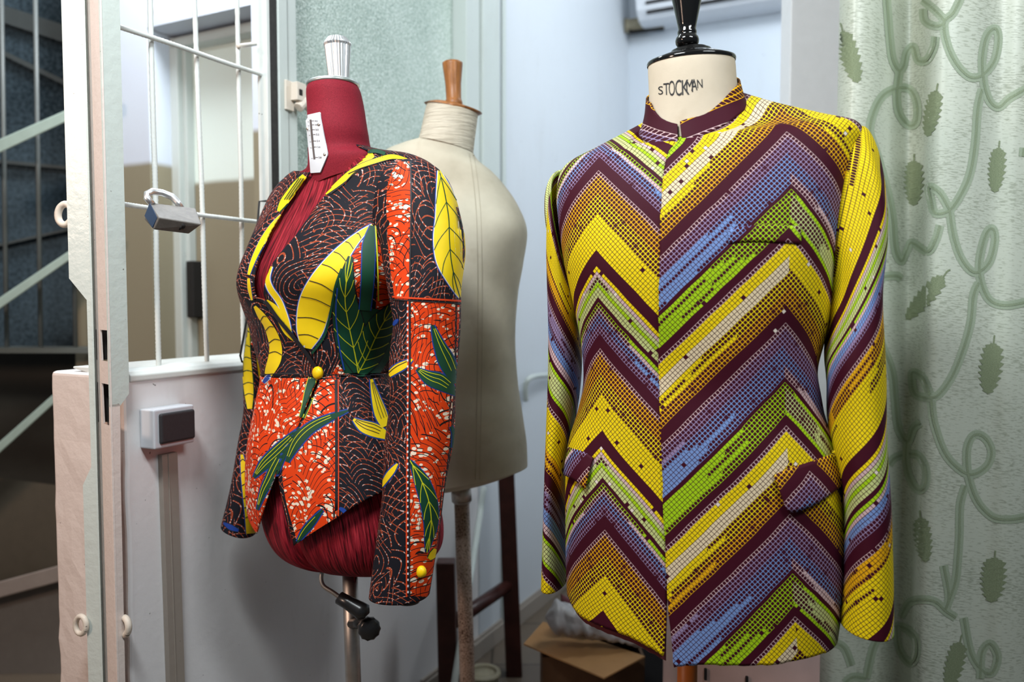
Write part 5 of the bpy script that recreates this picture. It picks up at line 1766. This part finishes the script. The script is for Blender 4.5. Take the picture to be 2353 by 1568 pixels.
def cleaf(x, y, h, ang, w=20):
    w *= 1.25
    """serrated leaf"""
    rs = random.Random(int(x * 7 + y))
    n_ = 44
    ca, sa_ = math.cos(ang), math.sin(ang)
    rows = []
    for i in range(n_):
        s = i / (n_ - 1)
        hw = w * (math.sin(PI * min(1, s * .90 + .12)) ** .38) * (.58 + .42 * (1 - (i % 5) / 5.0)) * (1 if s > .04 else .4)
        hw2 = w * (math.sin(PI * min(1, s * .90 + .12)) ** .38) * (.58 + .42 * (1 - ((i + 2) % 6) / 6.0)) * (1 if s > .04 else .4)
        row = []
        for k_ in np.linspace(-hw, hw2, 5):
            lx, ly = k_, (s - .5) * h
            row.append((x + lx * ca - ly * sa_, y + lx * sa_ + ly * ca))
        rows.append(row)
    decal(mb, bc, np.array(rows), .0010, 3, 1.6)
    st_ = [(x - (-.5 * h) * sa_ * 1.0, y + (-.5 * h) * ca), (x + .55 * h * sa_ * 1.1, y - .55 * h * ca * 1.15), (x + .68 * h * sa_, y - .66 * h * ca)]
    decal(mb, bc, strip_px(st_, [2, 2, 2], 6, 2), .0010, 3, 1.6)
for a_ in ((1954, 132, 124, -.28), (2142, 262, 108, .20, 17), (2100, 422, 104, .02, 21), (2290, 392, 104, .10, 18), (2124, 686, 132, .72, 18), (2276, 848, 118, .12, 24), (2122, 1242, 104, -.12, 18), (2282, 1334, 104, .08, 26), (2192, 1530, 110, .25, 20)):
    cleaf(*a_)
mb.m = mb.m
tag(mb.build('curtain', [M_satin, M_vine, M_vinecore, M_leafw]), 'pale green satin curtain woven with vines and leaves, at the right edge', 'curtain')

# ------------------------------------------------------------------ low background things
# dark red wooden trestle behind the beige form
wd = thing('trestle', P(1100, 1568, 2.25) * [1, 1, 0], 'dark red wooden trestle frame behind the bare dress form', 'trestle')
for nm, pts, r_ in (('leg', [(1024, 1288, 2.2), (1033, 1700, 2.2)], .026), ('leg', [(1162, 1060, 2.5), (1182, 1560, 2.5)], .026)):
    a = P(*pts[0]); b = P(*pts[1]); b = a + (b - a) * ((a[2] - 0.0) / (a[2] - b[2]))
    d = b - a; e1 = np.array([r_, 0, 0]); e2 = np.array([0, r_, 0])
    MB().hexa([b - e1 - e2, b + e1 - e2, a + e1 - e2, a - e1 - e2, b - e1 + e2, b + e1 + e2, a + e1 + e2, a - e1 + e2]).build(nm, M_darkwood, wd, smooth=False, recalc=True, bevel=.004)
MB().tube([P(1026, 1442, 2.22), P(1172, 1342, 2.5)], .020, 14).build('rung', M_darkwood, wd)
# leaning white pipe and curved wall pipe
mb = MB(); a = W1(1112, 1122, .06); b = W1(1046, 1560, .20); b = a + (b - a) * (a[2] / (a[2] - b[2])) * .985
mb.tube([a, b], .010, 12)
tag(mb.build('white_pipe', M_frame), 'slim white pipe leaning against the wall behind the bare dress form', 'pipe')
mb = MB(); mb.tube(spline([W1(1208, 920, .03), W1(1208, 885, .04), W1(1222, 867, .05), W1(1262, 862, .03), W1(1330, 858, .03)], 24), .010, 12)
tag(mb.build('wall_pipe', M_frame), 'curved white pipe end on the wall between the two jackets', 'pipe')
mb = MB(); q_ = W1(1135, 1560, .25)
a = np.linspace(0, 2 * PI, 33); R__ = .058
q_ = P(1108, 1548, 2.42); R__ = .05
mb.tube([[q_[0] + R__ * math.cos(t_), q_[1] + R__ * math.sin(t_), max(q_[2], .012)] for t_ in a], .009, 8)
mb.lathe([q_[0], q_[1], 0.0], [(R__, 0), (R__, max(q_[2], .02)), (.001, max(q_[2], .02) - .002)], 32)
tag(mb.build('round_tin', M_khaki, None, recalc=False), 'small round tin with pale rim on the floor behind the trestle', 'tin')
# cardboard box with flap, bag on it
bx = thing('cardboard_box', P(1350, 1560, 2.05) * [1, 1, 0], 'open cardboard box on the floor under the zigzag jacket', 'box')
A_, B_, C_, D_ = P(1218, 1446, 2.30), P(1265, 1500, 1.95), P(1470, 1520, 1.90), P(1440, 1452, 2.3)
z0 = A_[2]
B_[2] = C_[2] = D_[2] = z0 - .0
dn_ = np.array([0, 0, -z0])
mb = MB()
F = [P(1262, 1552, 1.98), P(1480, 1552, 1.98)]
zt_ = .262
x0_, x1_ = P(1250, 1500, 2.05)[0], P(1478, 1500, 2.05)[0]
y0_, y1_ = 2.05, 2.22
w_ = .004
for c_, s_ in (((x0_, (y0_ + y1_) / 2), (w_, y1_ - y0_)), ((x1_, (y0_ + y1_) / 2), (w_, y1_ - y0_)), (((x0_ + x1_) / 2, y0_), (x1_ - x0_, w_)), (((x0_ + x1_) / 2, y1_), (x1_ - x0_, w_))):
    mb.box((c_[0], c_[1], zt_ / 2), (s_[0] + w_, s_[1] + w_, zt_))
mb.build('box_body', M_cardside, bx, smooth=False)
def sheet(name, q4, m, par, th=.004):
    q4 = np.array(q4); n = np.cross(q4[1] - q4[0], q4[3] - q4[0]); n /= np.linalg.norm(n)
    MB().prism(q4, n * th).build(name, m, par, smooth=False, recalc=True)
zt2 = zt_ + .002
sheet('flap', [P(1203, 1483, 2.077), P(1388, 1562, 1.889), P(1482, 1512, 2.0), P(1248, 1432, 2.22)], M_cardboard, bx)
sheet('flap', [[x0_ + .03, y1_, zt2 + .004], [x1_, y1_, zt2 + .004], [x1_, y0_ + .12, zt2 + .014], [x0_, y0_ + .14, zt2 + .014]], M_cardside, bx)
# crumpled bag
rs = random.Random(4)
mb = MB(); nu, nv = 70, 28
g = np.zeros((nv, nu, 3))
for i in range(nv):
    for j in range(nu):
        s = j / (nu - 1); a = i / (nv - 1) * 2 * PI
        cx, cy = 1252 + s * 235, 1418 + s * 62 - 12 * math.sin(s * PI)
        r_ = (34 * (1 - s) ** .6 + 6) * math.sin(min(1, s * 7 + .01) * PI / 2) * (1 if s < .97 else (1 - s) / .03 + .02) / FPX * 2.05
        c0 = P(cx, cy, 2.05)
        nn_ = noise.fractal(Vector((s * 9, math.cos(a) * 1.2, math.sin(a) * 1.2)), 1.0, 2.0, 3) * .5
        r_ *= 1 + nn_ * .7
        g[i, j] = c0 + np.array([0, math.cos(a) * r_ * 1.2, math.sin(a) * r_])
mb.grid(g); b_o = mb.build('plastic_bag', M_bag, None, recalc=True, merge=True)
tag(b_o, 'crumpled white plastic bag lying on the cardboard box', 'plastic bag')
mb = MB(); g = np.zeros((20, 40, 3))
for i in range(20):
    for j in range(40):
        s = j / 39; a = i / 19 * 2 * PI
        c0 = P(1290 + s * 190, 1382 + s * 80 + 6 * math.sin(s * 9), 2.15)
        r_ = (16 + 10 * math.sin(s * PI)) / FPX * 2.1 * (1 + .4 * noise.noise(Vector((s * 8, math.cos(a), math.sin(a)))))
        g[i, j] = c0 + np.array([0, math.cos(a) * r_ * 1.5, math.sin(a) * r_])
mb.grid(g); tag(mb.build('red_cloth', M_redcloth, None, recalc=True, merge=True), 'dark red cloth bundled behind the plastic bag', 'cloth')
# dark cabinet bulk and pink drawer unit under the zigzag jacket
cb_ = thing('drawer_unit', P(1740, 1560, 1.62) * [1, 1, 0], 'pale pink drawer unit under the zigzag jacket', 'cabinet')
a = P(1598, 1500, 1.58); b = P(1886, 1500, 1.58); zt_ = float(P(1700, 1470, 1.6)[2])
MB().box(((a[0] + b[0]) / 2, 1.75, zt_ / 2), (b[0] - a[0], .34, zt_)).build('carcass', M_pink, cb_, smooth=False, bevel=.003)
c_ = P(1640, 1552, 1.58)
for xx in (1621, 1716):
    c_ = P(xx, 1550 if xx < 1700 else 1568, 1.578); MB().box(c_, (.005, .006, .024)).build('handle', M_blackpaint, cb_, smooth=False, bevel=.001)
bk_ = P(1510, 1560, 2.45)
tag(MB().box((bk_[0], 2.55, .22), (.26, .3, .44)).build('black_case', M_blackpaint, None, smooth=False, bevel=.01), 'black case standing in shade behind the cardboard box', 'case')
